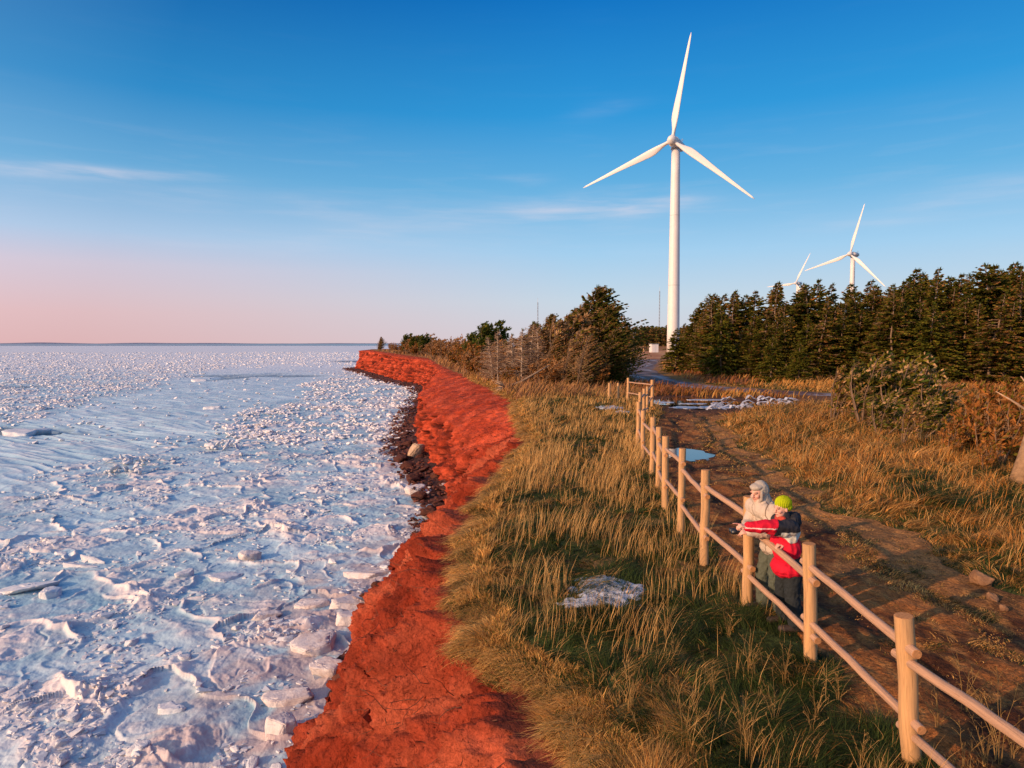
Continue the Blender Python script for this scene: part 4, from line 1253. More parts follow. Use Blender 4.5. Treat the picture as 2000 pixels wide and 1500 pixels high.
# straw hanging over the broken edge
n = 70000
y = np.exp(rng.uniform(math.log(3.5), math.log(75), n)); uu = rng.uniform(-.10, .55, n) ** 1; tid = worley(y * 2.4, uu * 3, seed=206)[4]
x = xtop(y) + uu
k_ = rng.random((n, 1)); C = (STRAW * 1.1 * (1 - k_) + TAN * k_) * rng.uniform(.6, 1.3, (n, 1)) * (.6 + .8 * tid)[:, None]
gsel = rng.random(n) < .15; C[gsel] = GRN * 1.2
o = blades('edge_grass', x, y, G(x, y) - np.where(uu < 0, -uu, 0) + .01, rng.uniform(.05, .13, n) * (.5 + 1.0 * tid) * (1 + y / 40), np.maximum(.0055, .0009 * y) * rng.uniform(.7, 1.3, n),
           -rng.uniform(.5, 1.8, n) * sstep(.55, .0, uu) + rng.normal(.1, .4, n), rng.normal(-.2, .5, n), rng.uniform(.5, 1.5, n) * sstep(.6, 0, uu) + .1, C)
tag(o, 'straw-coloured grass hanging over the broken edge of the red slope', 'grass')
def stalks(n, y0, y1, name):
    x, y = scatter(n * 3, y0, y1)
    cl = fbm(x * .55, y * .55, oct=3, seed=211)
    right = x > path_r(y) + .2
    left = x < path_l(y) - .05
    dn = np.where(right, .35 + .9 * cl, np.where(left, .16 - .08 * sstep(14, 9, y) + 1.2 * cl + .18 * sstep(9, 13, y) * sstep(40, 25, y), 0)) * np.where(right, sstep(0, 1.5, x - path_r(y)), 1)
    dn *= sstep(.1, .8, x - xtop(y))
    keep = (rng.random(len(x)) < np.clip(dn, 0, 1)) & ~insnow(x, y, 1.1) & ~inpool(x, y, 1.6) & ~ontrack(x, y)
    x, y = x[keep][:n], y[keep][:n]; n = len(x)
    right = x > path_r(y)
    H = rng.uniform(.22, .62, n) * np.where(right, .8, 1.0) * (.8 + .5 * np.clip(fbm(x * .7, y * .7, oct=2, seed=212) + .3, 0, 1))
    Wd = np.maximum(.0036, .00062 * y) * rng.uniform(.7, 1.2, n)
    an = fbm(x * .6, y * .6, oct=2, seed=213) * 5 + rng.normal(0, .7, n)
    lx = np.cos(an) * .25 + .12 + rng.normal(0, .1, n); ly = np.sin(an) * .25 + rng.normal(0, .1, n)
    k_ = rng.random((n, 1))
    C = np.array([.66, .40, .14]) * (1 - k_) + TAN * k_
    rs_ = right & (rng.random(n) < .55)
    C[rs_] = (np.array([.66, .28, .055]) * (1 - k_) + RST * k_)[rs_]
    o = blades(name, x, y, G(x, y) - .02, H, Wd, lx, ly, rng.uniform(0, .12, n), C)
    tag(o, 'tall dry straw-coloured grass stalks', 'grass')
stalks(15000, 3.4, 16, 'dry_grass_stalks')
stalks(30000, 16, 62, 'dry_grass_stalks')
# brushy brown growth farther off, along the tracks and the forest foot
n = 60000
y = np.exp(rng.uniform(math.log(44), math.log(210), n)); xt = xtop(y)
x = xt + rng.random(n) * (.9 * y - xt)
k1 = fbm(x * .12, y * .08, oct=3, seed=221)
edge_ = np.exp(-np.maximum(x - xt, 0) / 5)
keep = (rng.random(n) < np.clip(.45 + k1 + edge_, 0, 1)) & ~ontrack(x, y, 3.0) & ~((y > 125) & (x > 18)) & ~inpool(x, y)
x, y, edge_ = x[keep], y[keep], edge_[keep]; n = len(x)
dk = fbm(x * .1, y * .07, oct=3, seed=222) > .0
k_ = rng.random((n, 1))
C = (STRAW * (1 - k_) + RST * k_) * .8
C[dk] = (np.array([.16, .065, .04]) * (1 - k_) + RST * .6 * k_)[dk]
cl_ = edge_ > .15
C[cl_] = (np.array([.26, .12, .06]) * (1 - k_) + TAN * .9 * k_)[cl_]
tag(blades('dry_brush', x, y, G(x, y) - .03, rng.uniform(.3, .8, n) * (1 + .6 * edge_), .0016 * y, rng.normal(.35, .3, n), rng.normal(0, .3, n), rng.uniform(0, .5, n), C),
    'low red-brown brush along the tracks and the cliff edge', 'brush')

# branching dry weeds in the foreground
M_weed = material('dry_stem', None, .8, noise=(20, .25), spec=.15)
def weed(seed, H):
    r = random.Random(seed); mb = MB(); hd = MB()
    for i in range(r.randint(4, 8)):
        a = r.uniform(0, 6.28); l = r.uniform(.12, .65); h = H * r.uniform(.35, 1.1)
        pts = [(0.03 * math.cos(a), .03 * math.sin(a), -.02)]
        for t in (.3, .6, .85, 1.0):
            pts.append((l * h * math.cos(a) * t ** 1.5 + r.uniform(-.012, .012), l * h * math.sin(a) * t ** 1.5 + r.uniform(-.012, .012), h * (t - .25 * l * t * t)))
        c = np.array([.36, .21, .07]) * r.uniform(.5, 1.05)
        mb.tube(pts, [.0034, .003, .0024, .0018, .001], 4, c, cap=False)
        for t_ in range(r.randint(2, 5)):
            q = r.uniform(.35, .95); p = np.array([np.interp(q, (0, .3, .6, .85, 1), [v[k] for v in pts]) for k in range(3)])
            a2 = a + r.uniform(-1.4, 1.4); s_ = h * r.uniform(.08, .22)
            e = p + np.array([math.cos(a2) * s_ * .7, math.sin(a2) * s_ * .7, s_ * .7])
            mb.tube([p, (p + e) / 2 + [0, 0, .01], e], [.0026, .002, .0012], 4, c, cap=False)
            mb.tube([e, e + (e - p) * .12], [.006, .003], 5, c * .6)
        mb.tube([pts[-1], (pts[-1][0], pts[-1][1], pts[-1][2] + .03)], [.006, .002], 5, c * .6)
    return mb, hd
WM = []
for i in range(6):
    mb, hd = weed(300 + i, (.55, .75, .9, .6, .8, 1.0)[i])
    WM.append((mb, hd))
WMESH = {}
wr_ = random.Random(9)
wp = [(1140, 1420), (1180, 1330), (1250, 1380), (1320, 1450), (1380, 1360), (1420, 1440), (1500, 1420), (1540, 1340), (1340, 1290), (1290, 1240), (1400, 1240), (1230, 1460), (1440, 1330), (1620, 1440), (1680, 1490), (1590, 1400),
      (1090, 1330), (1060, 1210), (1010, 1120), (1120, 1060), (1180, 1040), (1260, 1100), (1350, 1120), (1410, 1160), (1850, 1495), (1900, 1490), (1930, 1480), (1830, 1420), (1880, 1380), (1970, 1470), (1650, 1370), (1700, 1420), (1100, 1480), (1360, 1480), (1470, 1490)]
for wi, (px, py) in enumerate(sorted(wp)):
    p = gnd(px, py); p.x += wr_.uniform(-.15, .15); p.z = float(G(p.x, p.y))
    i = wr_.randrange(6)
    sc_ = wr_.uniform(.5, .95)
    if i not in WMESH: WMESH[i] = WM[i][0].build('dry_weed', M_weed)
    me = WMESH[i].data
    o = bpy.data.objects.new('dry_weed', me); COL.objects.link(o); o.location = p; o.rotation_euler = (0, 0, wr_.uniform(0, 6)); o.scale = (sc_,) * 3
    tag(o, f'branching dry straw weed in the foreground, {ORD[wi]} from the left', 'weed', 'dry weeds in the foreground')
for o in WMESH.values(): bpy.data.objects.remove(o)

# snow left on the grass
M_snow = material('old_snow', (.46, .48, .51), .7, noise=(25, .12), bump=[(18, 1.0, .03), (60, .5, .01)], spec=.3)
def snowpatch(spots, label, px=.022, hh=.03, seed=0):
    x0 = min(s_[0] - s_[2] * 1.4 for s_ in spots); x1 = max(s_[0] + s_[2] * 1.4 for s_ in spots)
    y0 = min(s_[1] - s_[3] * 1.4 for s_ in spots); y1 = max(s_[1] + s_[3] * 1.4 for s_ in spots)
    nx, ny = int((x1 - x0) / px) + 2, int((y1 - y0) / px) + 2
    X, Y = np.meshgrid(np.linspace(x0, x1, nx), np.linspace(y0, y1, ny))
    q = np.full(X.shape, 9.)
    for cx, cy, rx, ry in spots: q = np.minimum(q, np.sqrt(((X - cx) / rx) ** 2 + ((Y - cy) / ry) ** 2))
    q = q + fbm(X * 3, Y * 3, oct=4, seed=seed + 230) * .42
    Z = G(X, Y) + hh * (sstep(1.05, .75, q) * 1.3 - .5) + .03 * fbm(X * 9, Y * 9, oct=3, seed=seed + 231)
    f = grid_faces(ny, nx); qq = q.ravel()
    f = f[(qq[f].min(1) < 1.12)]
    o = mesh_np('snow_patch', np.stack([X, Y, Z], -1).reshape(-1, 3), [f], M_snow, smooth=True)
    return tag(o, label, 'snow', 'old snow patches')
snowpatch(SNOW, 'large patch of old granular snow lying in the green grass left of the fence')
p = gnd(1192, 799); snowpatch([(p.x, p.y, .8, .6)], 'small snow remnant on the grass left of the far fence end', .05, .10, 5)
p = gnd(1215, 806); snowpatch([(p.x, p.y, .5, .5)], 'tiny snow remnant close to the far fence posts', .05, .10, 7)

# heaved ice in the puddle
pi_ = MB(); r_ = np.random.default_rng(91)
M_shard = material('puddle_ice', None, .35, noise=(5, .15), bump=[(12, .4, .02)], spec=.6)
for k_, (px0, px1, py0, py1, n) in enumerate(((1396, 1412, 785, 800, 8), (1424, 1470, 778, 799, 9), (1480, 1502, 779, 788, 4), (1508, 1570, 781, 787, 7))):
    for _ in range(n):
        p = gnd(r_.uniform(px0, px1), r_.uniform(py0, py1)); z = float(G(p.x, p.y))
        L = r_.uniform(.5, 1.2)
        pts = [(p.x + L * t - L / 2, p.y + .25 * math.sin(t * 3), z + .02 + .24 * r_.uniform(.3, 1) * math.sin(math.pi * t ** .7)) for t in np.linspace(0, 1, 6)]
        pi_.tube(pts, [.03, .09, .12, .11, .07, .02], 7, np.array([.50, .50, .54]) * r_.uniform(.6, 1.1), flat=.35)
tag(pi_.build('puddle_ice', M_shard), 'heaved white ice rim along the edge of the big puddle', 'ice', kind='stuff')
sx_ = []
mb = MB()
for cx, cy, rx, ry in ((9.8, 38.2, .9, .7), (11.6, 38.4, 1.2, .8), (12.6, 43.5, 1.4, .5), (10.9, 40.6, 1.0, .35), (9.3, 41.5, .6, .5)):
    n = 22; th = np.arange(n) / n * 6.2832; rr_ = r_.uniform(.7, 1.15, n)
    top = np.stack([cx + rx * rr_ * np.cos(th), cy + ry * rr_ * np.sin(th), np.full(n, -.075)], 1)
    V = np.vstack([top, top - [0, 0, .05], [[cx, cy, -.07]]]); j = np.arange(n); k2 = (j + 1) % n
    mb.add(V, np.stack([j, k2, np.full(n, 2 * n)], 1), np.stack([j, j + n, k2 + n, k2], 1), (.34, .36, .42))
tag(mb.build('thin_ice_sheet', M_shard), 'thin grey ice skins floating on the big puddle', 'ice', kind='stuff')

# ------------------------------------------------------------------ beach, rocks, loose ice
def bwid(y): return np.interp(y, [-6, 16, 22, 28, 34, 48, 70, 100, 160, 240, 262, 330], [.1, .1, .2, .9, 2.4, 2.2, 2.2, 2.8, 3.0, 3.5, 3, 3])
bs = np.linspace(-.25, 1, 50)[None, :]
BY = np.repeat(CY[:, None], 50, 1)
wv = bwid(CY)[:, None] * (1 + .45 * fbm(CY * .5, CY * 0, oct=3, seed=240))[:, None]
BX = xtoe(CY)[:, None] + .6 - bs * (wv + .6)
BZ = SEA + .42 * (1 - np.clip(bs, 0, 1)) ** 1.3 + .22 * fbm(BX * 1.6, BY * 1.6, oct=4, seed=241) - .25 * sstep(.8, 1, bs) + .12 * (.5 - worley(BX * 1.8, BY * 1.8, seed=242)[0])
bc = lerp3(sstep(-.2, .3, fbm(BX, BY, oct=4, seed=243)), [.030, .012, .009], [.10, .032, .020])
M_beach = material('wet_red_shingle', None, .8, noise=(5, .4), bump=[(9, .7, .06)], spec=.25)
tag(mesh_np('beach', np.stack([BX, BY, BZ], -1).reshape(-1, 3), [grid_faces(len(CY), 50)[:, ::-1]], M_beach, bc.reshape(-1, 3), smooth=True), kind='structure')

def hull(seed, size, n=16, flat=.4, sub=0, rough=.0, bev=.0):
    r = random.Random(seed); bm = bmesh.new()
    for _ in range(n):
        a = r.uniform(0, 6.283); q = r.uniform(.75, 1.0); z = r.choice([-1, 1]) * r.uniform(.6, 1) if flat < .9 else r.uniform(-1, 1)
        if flat >= .9: q = math.sqrt(max(.05, 1 - z * z * .8))
        bm.verts.new((math.cos(a) * q * size[0], math.sin(a) * q * size[1], z * size[2]))
    bmesh.ops.convex_hull(bm, input=bm.verts[:])
    for v in [v for v in bm.verts if not v.link_faces]: bm.verts.remove(v)
    if bev: bmesh.ops.bevel(bm, geom=bm.edges[:], offset=bev, segments=2, affect='EDGES', clamp_overlap=True)
    for _ in range(sub):
        bmesh.ops.triangulate(bm, faces=bm.faces[:])
        bmesh.ops.subdivide_edges(bm, edges=bm.edges[:], cuts=1, use_grid_fill=True)
    if rough:
        P = np.array([v.co[:] for v in bm.verts])
        L = max(size)
        d = fbm(P[:, 0] / L * 2.5 + seed, P[:, 1] / L * 2.5, P[:, 2] / L * 2.5, oct=4, seed=seed) * rough * L
        d2 = fbm(P[:, 0] / L * 9 + seed, P[:, 1] / L * 9, P[:, 2] / L * 9, oct=3, seed=seed + 5) * rough * L * .35
        for v, a, b in zip(bm.verts, d, d2):
            nn = v.co.normalized(); v.co += nn * (a + b)
    return bm
def hull_mesh(name, *a, mat=None, smooth=False, **k):
    bm = hull(*a, **k)
    bmesh.ops.recalc_face_normals(bm, faces=bm.faces[:])
    me = bpy.data.meshes.new(name); bm.to_mesh(me); bm.free()
    if mat: me.materials.append(mat)
    for p in me.polygons: p.use_smooth = smooth
    return me
M_floe = material('packed_floe_ice', (.64, .58, .56), .6, noise=(2.2, .6), tint2=(.48, .36, .32), bump=[(5, .7, .05), (22, .4, .02)], spec=.35)
M_chunk = material('clean_ice', (.66, .64, .64), .5, noise=(1.5, .5), tint2=(.50, .58, .66), bump=[(6, .6, .04)], spec=.4)
def iz(x, y): return SEA + float(ice_h(np.array([float(x)]), np.array([float(y)]))[0][0])
def floe(px, py, w, d, h, rz, label, name='ice_floe', cat='ice floe', tilt=(0, 0), mat=None, seed=1, rough=.05, flat=.4, n=22, lift=.12):
    p = gnd(px, py, SEA)
    me = hull_mesh(name, seed, (w / 2, d / 2, h / 2), n=n, flat=flat, sub=3, rough=.07, bev=min(h, w) * .14, mat=mat or M_floe, smooth=True)
    o = bpy.data.objects.new(name, me); COL.objects.link(o)
    o.location = (p.x, p.y, SEA + h * lift - .02)
    o.rotation_euler = (tilt[0], tilt[1], rz)
    tag(o, label, cat, 'big floes and blocks along the shore' if cat == 'ice floe' else None)
    return o
for a in ((782, 1080, 1.75, 1.2, .50, .5, 'thick pinkish ice slab nearest the dark rock hollow under the cliff'),
          (722, 1124, 2.1, 1.2, .36, .1, 'flat ice slab just left of the slope, below the thick pinkish one'),
          (686, 1180, 1.6, 1.2, .42, .7, 'ice slab touching the red slope where it juts farthest left halfway down'),
          (606, 1183, 1.5, .8, .25, .0, 'low flat ice slab left of the one touching the slope'),
          (612, 1264, 1.5, 1.5, .52, .8, 'big tilted brownish-white block beside the lower slope'),
          (640, 1318, 1.0, .8, .62, .2, 'rounded grey ice boulder tight against the lower slope'),
          (562, 1368, 1.6, .75, .34, .1, 'long low ice slab near the bottom beside the red slope'),
          (548, 1436, .9, .8, .78, .3, 'rounded ice boulder closest to the bottom of the slope'),
          (600, 1222, .9, .5, .3, .3, 'small ice block between two big slabs by the slope'),
          (520, 1205, 1.1, .6, .26, .4, 'small ice slab left of the low flat slab'),
          (338, 1388, .9, .5, .3, .0, 'small bright ice block standing alone in the lower left ice'),
          (488, 1092, 1.1, .7, .55, .5, 'upturned dark-faced ice plate in the middle of the ice'),
          (52, 1152, 2.4, 1.7, .30, .1, 'broad flat grey ice plate at the left picture edge'),
          (100, 1166, .8, .9, .55, .9, 'upturned ice plate against the broad flat one at the left'),
          (182, 1098, 1.5, .25, .34, -.35, 'thin ice plate leaning like a roof over the long narrow bar'),
          (162, 1108, 1.9, .22, .22, -.03, 'long narrow ice bar lying level in the left ice'),
          (118, 1082, .7, .35, .2, -.2, 'short thin ice plate left of the leaning one'),
          (360, 1128, .8, .5, .5, .8, 'small ice plate standing on edge in the middle ice'),
          (415, 800, 3.2, 1.6, .8, .0, 'lone block of ice on the smooth far ice, nearer of two'),
          (388, 745, 4.2, 2.2, 1.1, .0, 'lone block of ice on the smooth far ice, farther of two'),
          (40, 850, 3.6, 2.4, .9, .2, 'white floe at the near edge of the dark lead, at left'),
          (78, 846, 2.2, 2.0, .8, .5, 'white floe right of the leftmost one by the dark lead'),
          (812, 962, 1.4, 1.2, .7, .4, 'pinkish ice boulder beside the rocks under the cliff'),
          (700, 1210, 1.6, 1.0, .5, .4, 'pink-white ice heap pressed against the point of the slope'),
          (440, 1128, 1.4, 1.0, .22, .6, 'flat triangular ice plate right of the standing one')):
    sd = int(a[0] * 7 + a[1])
    floe(*a[:6], a[6], tilt=(random.uniform(-.12, .12), random.uniform(-.12, .12)), seed=sd, mat=M_floe if a[0] > 470 else M_chunk)
for px, py, lb, hh in ((248, 908, 'tall heap of broken ice blocks in the left middle ice', .95), (440, 876, 'heap of broken ice blocks left of the centre', .8), (235, 925, 'second broken ice heap just below the tall one', .7)):
    p = gnd(px, py, SEA); r = empty('ice_heap', (p.x, p.y, SEA)); tag(r, lb, 'ice heap', 'heaps of broken ice')
    for i in range(22):
        s_ = random.uniform(.15, .5)
        me = hull_mesh('block', 600 + i + px, (s_, s_ * .7, s_ * .22), n=10, sub=1, rough=.03, bev=.01, mat=M_chunk, smooth=True)
        o = bpy.data.objects.new('block', me); COL.objects.link(o); o.parent = r
        o.location = (random.gauss(0, .9), random.gauss(0, .7), random.uniform(.05, hh * .6)); o.rotation_euler = [random.uniform(-.9, .9), random.uniform(-.9, .9), random.uniform(0, 6)]
CM = [hull_mesh('ice_chunk', 700 + i, (1, random.uniform(.5, .9), random.uniform(.18, .5)), n=13, sub=2, rough=.06, bev=.05, mat=M_chunk, smooth=True) for i in range(10)]
rc = np.random.default_rng(33)
def ice_spots(n, y0, y1, thr):
    y = np.exp(rc.uniform(math.log(y0), math.log(y1), n)); x0 = -.80 * y - 1
    x1 = np.interp(y, OY, OX) - bwid(y) * .6
    x = x0 + rc.random(n) * (x1 - x0)
    sm, rub, lead = ice_masks(x, y)
    k_ = (rc.random(n) < rub ** 1.2 * (1 - .95 * lead)) & (rc.random(n) < thr + fbm(x * .3, y * .3, oct=3, seed=250) * 1.6)
    return x[k_], y[k_]
x, y = ice_spots(4000, 13, 60, .15)
x, y = x[:250], y[:250]
zz = SEA + ice_h(x, y)[0]
for a, b, c_ in zip(x, y, zz):
    o = bpy.data.objects.new('ice_chunk', random.choice(CM)); COL.objects.link(o)
    s_ = random.uniform(.08, .24) * (1 + b / 80); o.scale = (s_, s_, s_)
    o.location = (a, b, c_ + s_ * .02); o.rotation_euler = (random.uniform(-.3, .3), random.uniform(-.3, .3), random.uniform(0, 6))
    tag(o, 'small loose chunk of broken ice lying on the pack ice', 'ice chunk', 'small loose ice chunks')
# the uncountable rest
x, y = ice_spots(60000, 12, 330, .28)
x = x[:11000]; y = y[:11000]; zz = SEA + ice_h(x, y)[0]
protos = []
for i in range(8):
    bm = hull(760 + i, (1, .75, .28), n=10); bmesh.ops.triangulate(bm, faces=bm.faces[:]); bm.verts.ensure_lookup_table(); bm.verts.index_update()
    bmesh.ops.recalc_face_normals(bm, faces=bm.faces[:])
    protos.append((np.array([v.co[:] for v in bm.verts]), np.array([[v.index for v in f.verts] for f in bm.faces]))); bm.free()
def rubble(name, x, y, z, s_, cols, mat, label, cat):
    mb = MB()
    for i, (pv, pf) in enumerate(protos):
        q = np.arange(i, len(x), 8)
        if not len(q): continue
        a = rc.uniform(0, 6.28, len(q)); ti = rc.uniform(-.35, .35, len(q))
        ca, sa, ct, st_ = np.cos(a), np.sin(a), np.cos(ti), np.sin(ti)
        V = pv[None] * s_[q][:, None, None]
        X = V[..., 0] * ct[:, None] - V[..., 2] * st_[:, None]; Z = V[..., 0] * st_[:, None] + V[..., 2] * ct[:, None]
        XX_ = X * ca[:, None] - V[..., 1] * sa[:, None]; YY_ = X * sa[:, None] + V[..., 1] * ca[:, None]
        V = np.stack([XX_ + x[q][:, None], YY_ + y[q][:, None], Z + z[q][:, None]], -1).reshape(-1, 3)
        Fc = (pf[None] + (np.arange(len(q)) * len(pv))[:, None, None]).reshape(-1, 3)
        mb.add(V, Fc, None, np.repeat(cols[q], len(pv), 0))
    return tag(mb.build(name, mat), label, cat, kind='stuff')
M_rub = material('ice_rubble', None, .55, spec=.35, bump=[(8, .4, .03)])
ss = rc.uniform(.02, .085, len(x)) * (1 + y / 38) * (1 + .8 * (rc.random(len(x)) < .1))
kk = rc.random((len(x), 1))
rubble('ice_rubble', x, y, zz, ss, np.array([.70, .65, .63]) * (1 - kk) + np.array([.45, .51, .58]) * kk, M_rub, 'small broken ice rubble strewn over the pack ice', 'ice')
# far floes as paler flecks
x, y = ice_spots(60000, 60, 700, .5); x, y = x[:9000], y[:9000]
zz = SEA + ice_h(x, y)[0]
rubble('ice_rubble', x, y, zz + .1, rc.uniform(.1, .28, len(x)) * (1 + y / 170), np.tile([.74, .70, .69], (len(x), 1)), M_rub, 'broken floes scattered over the distant pack ice', 'ice')
# rocks on the beach
M_rock = material('red_sandstone', (.11, .036, .022), .85, noise=(4, .7), tint2=(.035, .016, .012), bump=[(9, .8, .05)], spec=.2)
RM = [hull_mesh('boulder', 800 + i, (1, random.uniform(.6, .9), random.uniform(.4, .7)), n=16, flat=1, sub=2, rough=.07, bev=.05, mat=M_rock, smooth=True) for i in range(6)]
for i in range(70):
    b = math.exp(random.uniform(math.log(22), math.log(120))) if i > 26 else random.uniform(30, 52)
    a = float(xtoe(np.array([b]))[0]) - random.uniform(-.2, 1) * float(bwid(b)) * .9
    o = bpy.data.objects.new('boulder', random.choice(RM)); COL.objects.link(o)
    s_ = random.uniform(.16, .5) * (1 + b / 140); o.scale = (s_, s_, s_); o.location = (a, b, SEA + .15 + s_ * .2); o.rotation_euler = (random.uniform(-.4, .4), random.uniform(-.4, .4), random.uniform(0, 6))
    tag(o, 'dark red-brown boulder on the beach at the foot of the cliff', 'boulder', 'boulders at the cliff foot')
p = gnd(815, 898, SEA)
me = hull_mesh('boulder', 891, (.9, .6, .75), n=14, flat=1, sub=3, rough=.05, bev=.06, mat=material('pale_sandstone', (.50, .34, .22), .85, noise=(3, .3), bump=[(8, .7, .04)], spec=.2), smooth=True)
o = bpy.data.objects.new('boulder', me); COL.objects.link(o); o.location = (p.x, p.y, SEA + .65); o.rotation_euler = (.2, -.5, .6)
tag(o, 'large pale tan boulder leaning on the beach under the cliff', 'boulder')
nb_ = 2200
y = np.exp(rc.uniform(math.log(26), math.log(250), nb_)); x = xtoe(y) - rc.uniform(-.15, 1.1, nb_) * bwid(y)
kk = rc.random((nb_, 1))
rubble('beach_rubble', x, y, np.full(nb_, SEA) + .12 + .25 * rc.random(nb_), rc.uniform(.04, .16, nb_) * (1 + y / 120), np.array([.16, .05, .03]) * (1 - kk) + np.array([.06, .025, .02]) * kk, M_beach, 'loose stones on the red beach', 'stones')
# clods on the near slope
def on_cliff(n, r0, r1, c0, c1_):
    Vg = Vc.reshape(len(CY), nT, 3)
    ri = np.searchsorted(CY, rc.uniform(r0, r1, n)); ci = rc.integers(int(c0 * nT), int(c1_ * nT), n)
    return Vg[np.minimum(ri, len(CY) - 1), ci]
q = on_cliff(4200, 4, 34, .06, .97)
kk = rc.random((len(q), 1))
rubble('cliff_clods', q[:, 0], q[:, 1], q[:, 2], rc.uniform(.008, .034, len(q)) * (.7 + q[:, 1] / 20), (np.array([.36, .07, .03]) * (1 - kk) + np.array([.24, .036, .016]) * kk), M_cliff, 'crumbled clods on the red slope', 'clods')
q = on_cliff(160, 6, 36, .25, .97); kk = rc.random((len(q), 1))
rubble('slumped_blocks', q[:, 0] - .02, q[:, 1], q[:, 2], rc.uniform(.05, .22, len(q)) ** 1.3 * 1.6, (np.array([.34, .06, .026]) * (1 - kk) + np.array([.20, .03, .014]) * kk), M_cliff, 'slumped lumps of red clay on the slope', 'clods')
# dangling roots
mb = MB()
q = on_cliff(150, 5, 16, .03, .4)
for b in q:
    d = np.array([random.uniform(-.5, .25), random.uniform(-.35, .35), random.uniform(-.4, .1)]); L = random.uniform(.2, .7)
    pts = [b + [-.03, 0, .03]]
    for k_ in range(5): d = d + np.random.default_rng(int(abs(b[0]) * 1e4) + k_).normal(0, .25, 3); pts.append(pts[-1] + d / np.linalg.norm(d) * L / 5 * [1, 1, .8] + [-.01, 0, .01])
    mb.tube(pts, np.linspace(.007, .002, 6), 4, (.13, .05, .03), cap=False)
tag(mb.build('dangling_roots', M_bark), 'dark roots and twigs trailing over the red slope', 'roots', kind='stuff')
# stones at the far side of the path
M_tan = material('weathered_stone', (.26, .14, .07), .85, noise=(6, .6), tint2=(.10, .05, .03), bump=[(12, .8, .03)], spec=.2)
for px, py, s_, lb in ((1918, 1122, .20, 'lumpy tan rock in the grass at the far side of the path'), (1940, 1148, .10, 'small tan stone just right of and below the lumpy rock'), (1960, 1165, .07, 'smallest tan stone beside the far edge of the path')):
    p = gnd(px, py, .15); me = hull_mesh('rock', px, (s_, s_ * .7, s_ * .75), n=14, flat=1, sub=3, rough=.09, bev=.01, mat=M_tan, smooth=True)
    o = bpy.data.objects.new('rock', me); COL.objects.link(o); o.location = (p.x, p.y, float(G(p.x, p.y)) + s_ * .45); o.rotation_euler = (.2, .3, px)
    tag(o, lb, 'rock')

# ------------------------------------------------------------------ people
def sph(mb, c, r, rot=None, n=14, m=10):
    th = np.arange(n) / n * 2 * math.pi; ph = np.linspace(-math.pi / 2, math.pi / 2, m)
    V = np.stack([np.cos(ph)[:, None] * np.cos(th), np.cos(ph)[:, None] * np.sin(th), np.sin(ph)[:, None] + 0 * th], -1) * np.asarray(r, float)
    V = V.reshape(-1, 3)
    if rot is not None: V = V @ np.array(rot).T
    i = np.arange(m - 1)[:, None] * n; j = np.arange(n)[None, :]; k_ = (j + 1) % n
    mb.add(V + np.asarray(c, float), None, np.stack([i + j, i + k_, i + n + k_, i + n + j], -1).reshape(-1, 4))
def caps(mb, pts, rad):
    pts = [np.array(p, float) for p in pts]
    for p, r in zip(pts, rad): sph(mb, p, (r, r, r))
    for p, q, r0, r1 in zip(pts[:-1], pts[1:], rad[:-1], rad[1:]): mb.tube([p, q], [r0, r1], 14)
def remesh(mb, name, voxel, mat, parent, it=4, wr=0.0, colfn=None, wsc=9, org=(0, 0, 0), rib=None):
    o = mb.build(name, None)
    md = o.modifiers.new('r', 'REMESH'); md.mode = 'VOXEL'; md.voxel_size = voxel; md.use_smooth_shade = True
    if it: s_ = o.modifiers.new('s', 'SMOOTH'); s_.factor = .5; s_.iterations = it
    dg = bpy.context.evaluated_depsgraph_get(); dg.update()
    me = bpy.data.meshes.new_from_object(o.evaluated_get(dg))
    bpy.data.objects.remove(o)
    n = len(me.vertices); P = np.zeros(n * 3, np.float32); me.vertices.foreach_get('co', P); P = P.reshape(-1, 3).astype(float)
    Nn = np.zeros(n * 3, np.float32); me.vertices.foreach_get('normal', Nn); Nn = Nn.reshape(-1, 3)
    C = colfn(P) if colfn else np.ones((n, 3))
    if wr:
        w = (ridged(P[:, 0] * wsc, P[:, 1] * wsc, P[:, 2] * wsc * .8, oct=2, seed=400) - .45) * wr
        P = P + Nn * w[:, None]
    if rib: P = P + Nn * (rib(P))[:, None]
    P = P - np.array(org)
    me.vertices.foreach_set('co', P.astype(np.float32).ravel())
    for a in list(me.color_attributes): me.color_attributes.remove(a)
    a = me.color_attributes.new('Col', 'FLOAT_COLOR', 'POINT'); c = np.ones((n, 4), np.float32); c[:, :3] = C; a.data.foreach_set('color', c.ravel())
    me.materials.clear(); me.materials.append(mat)
    for p in me.polygons: p.use_smooth = True
    me.name = name; me.update()
    ob = bpy.data.objects.new(name, me); COL.objects.link(ob); ob.parent = parent
    return ob
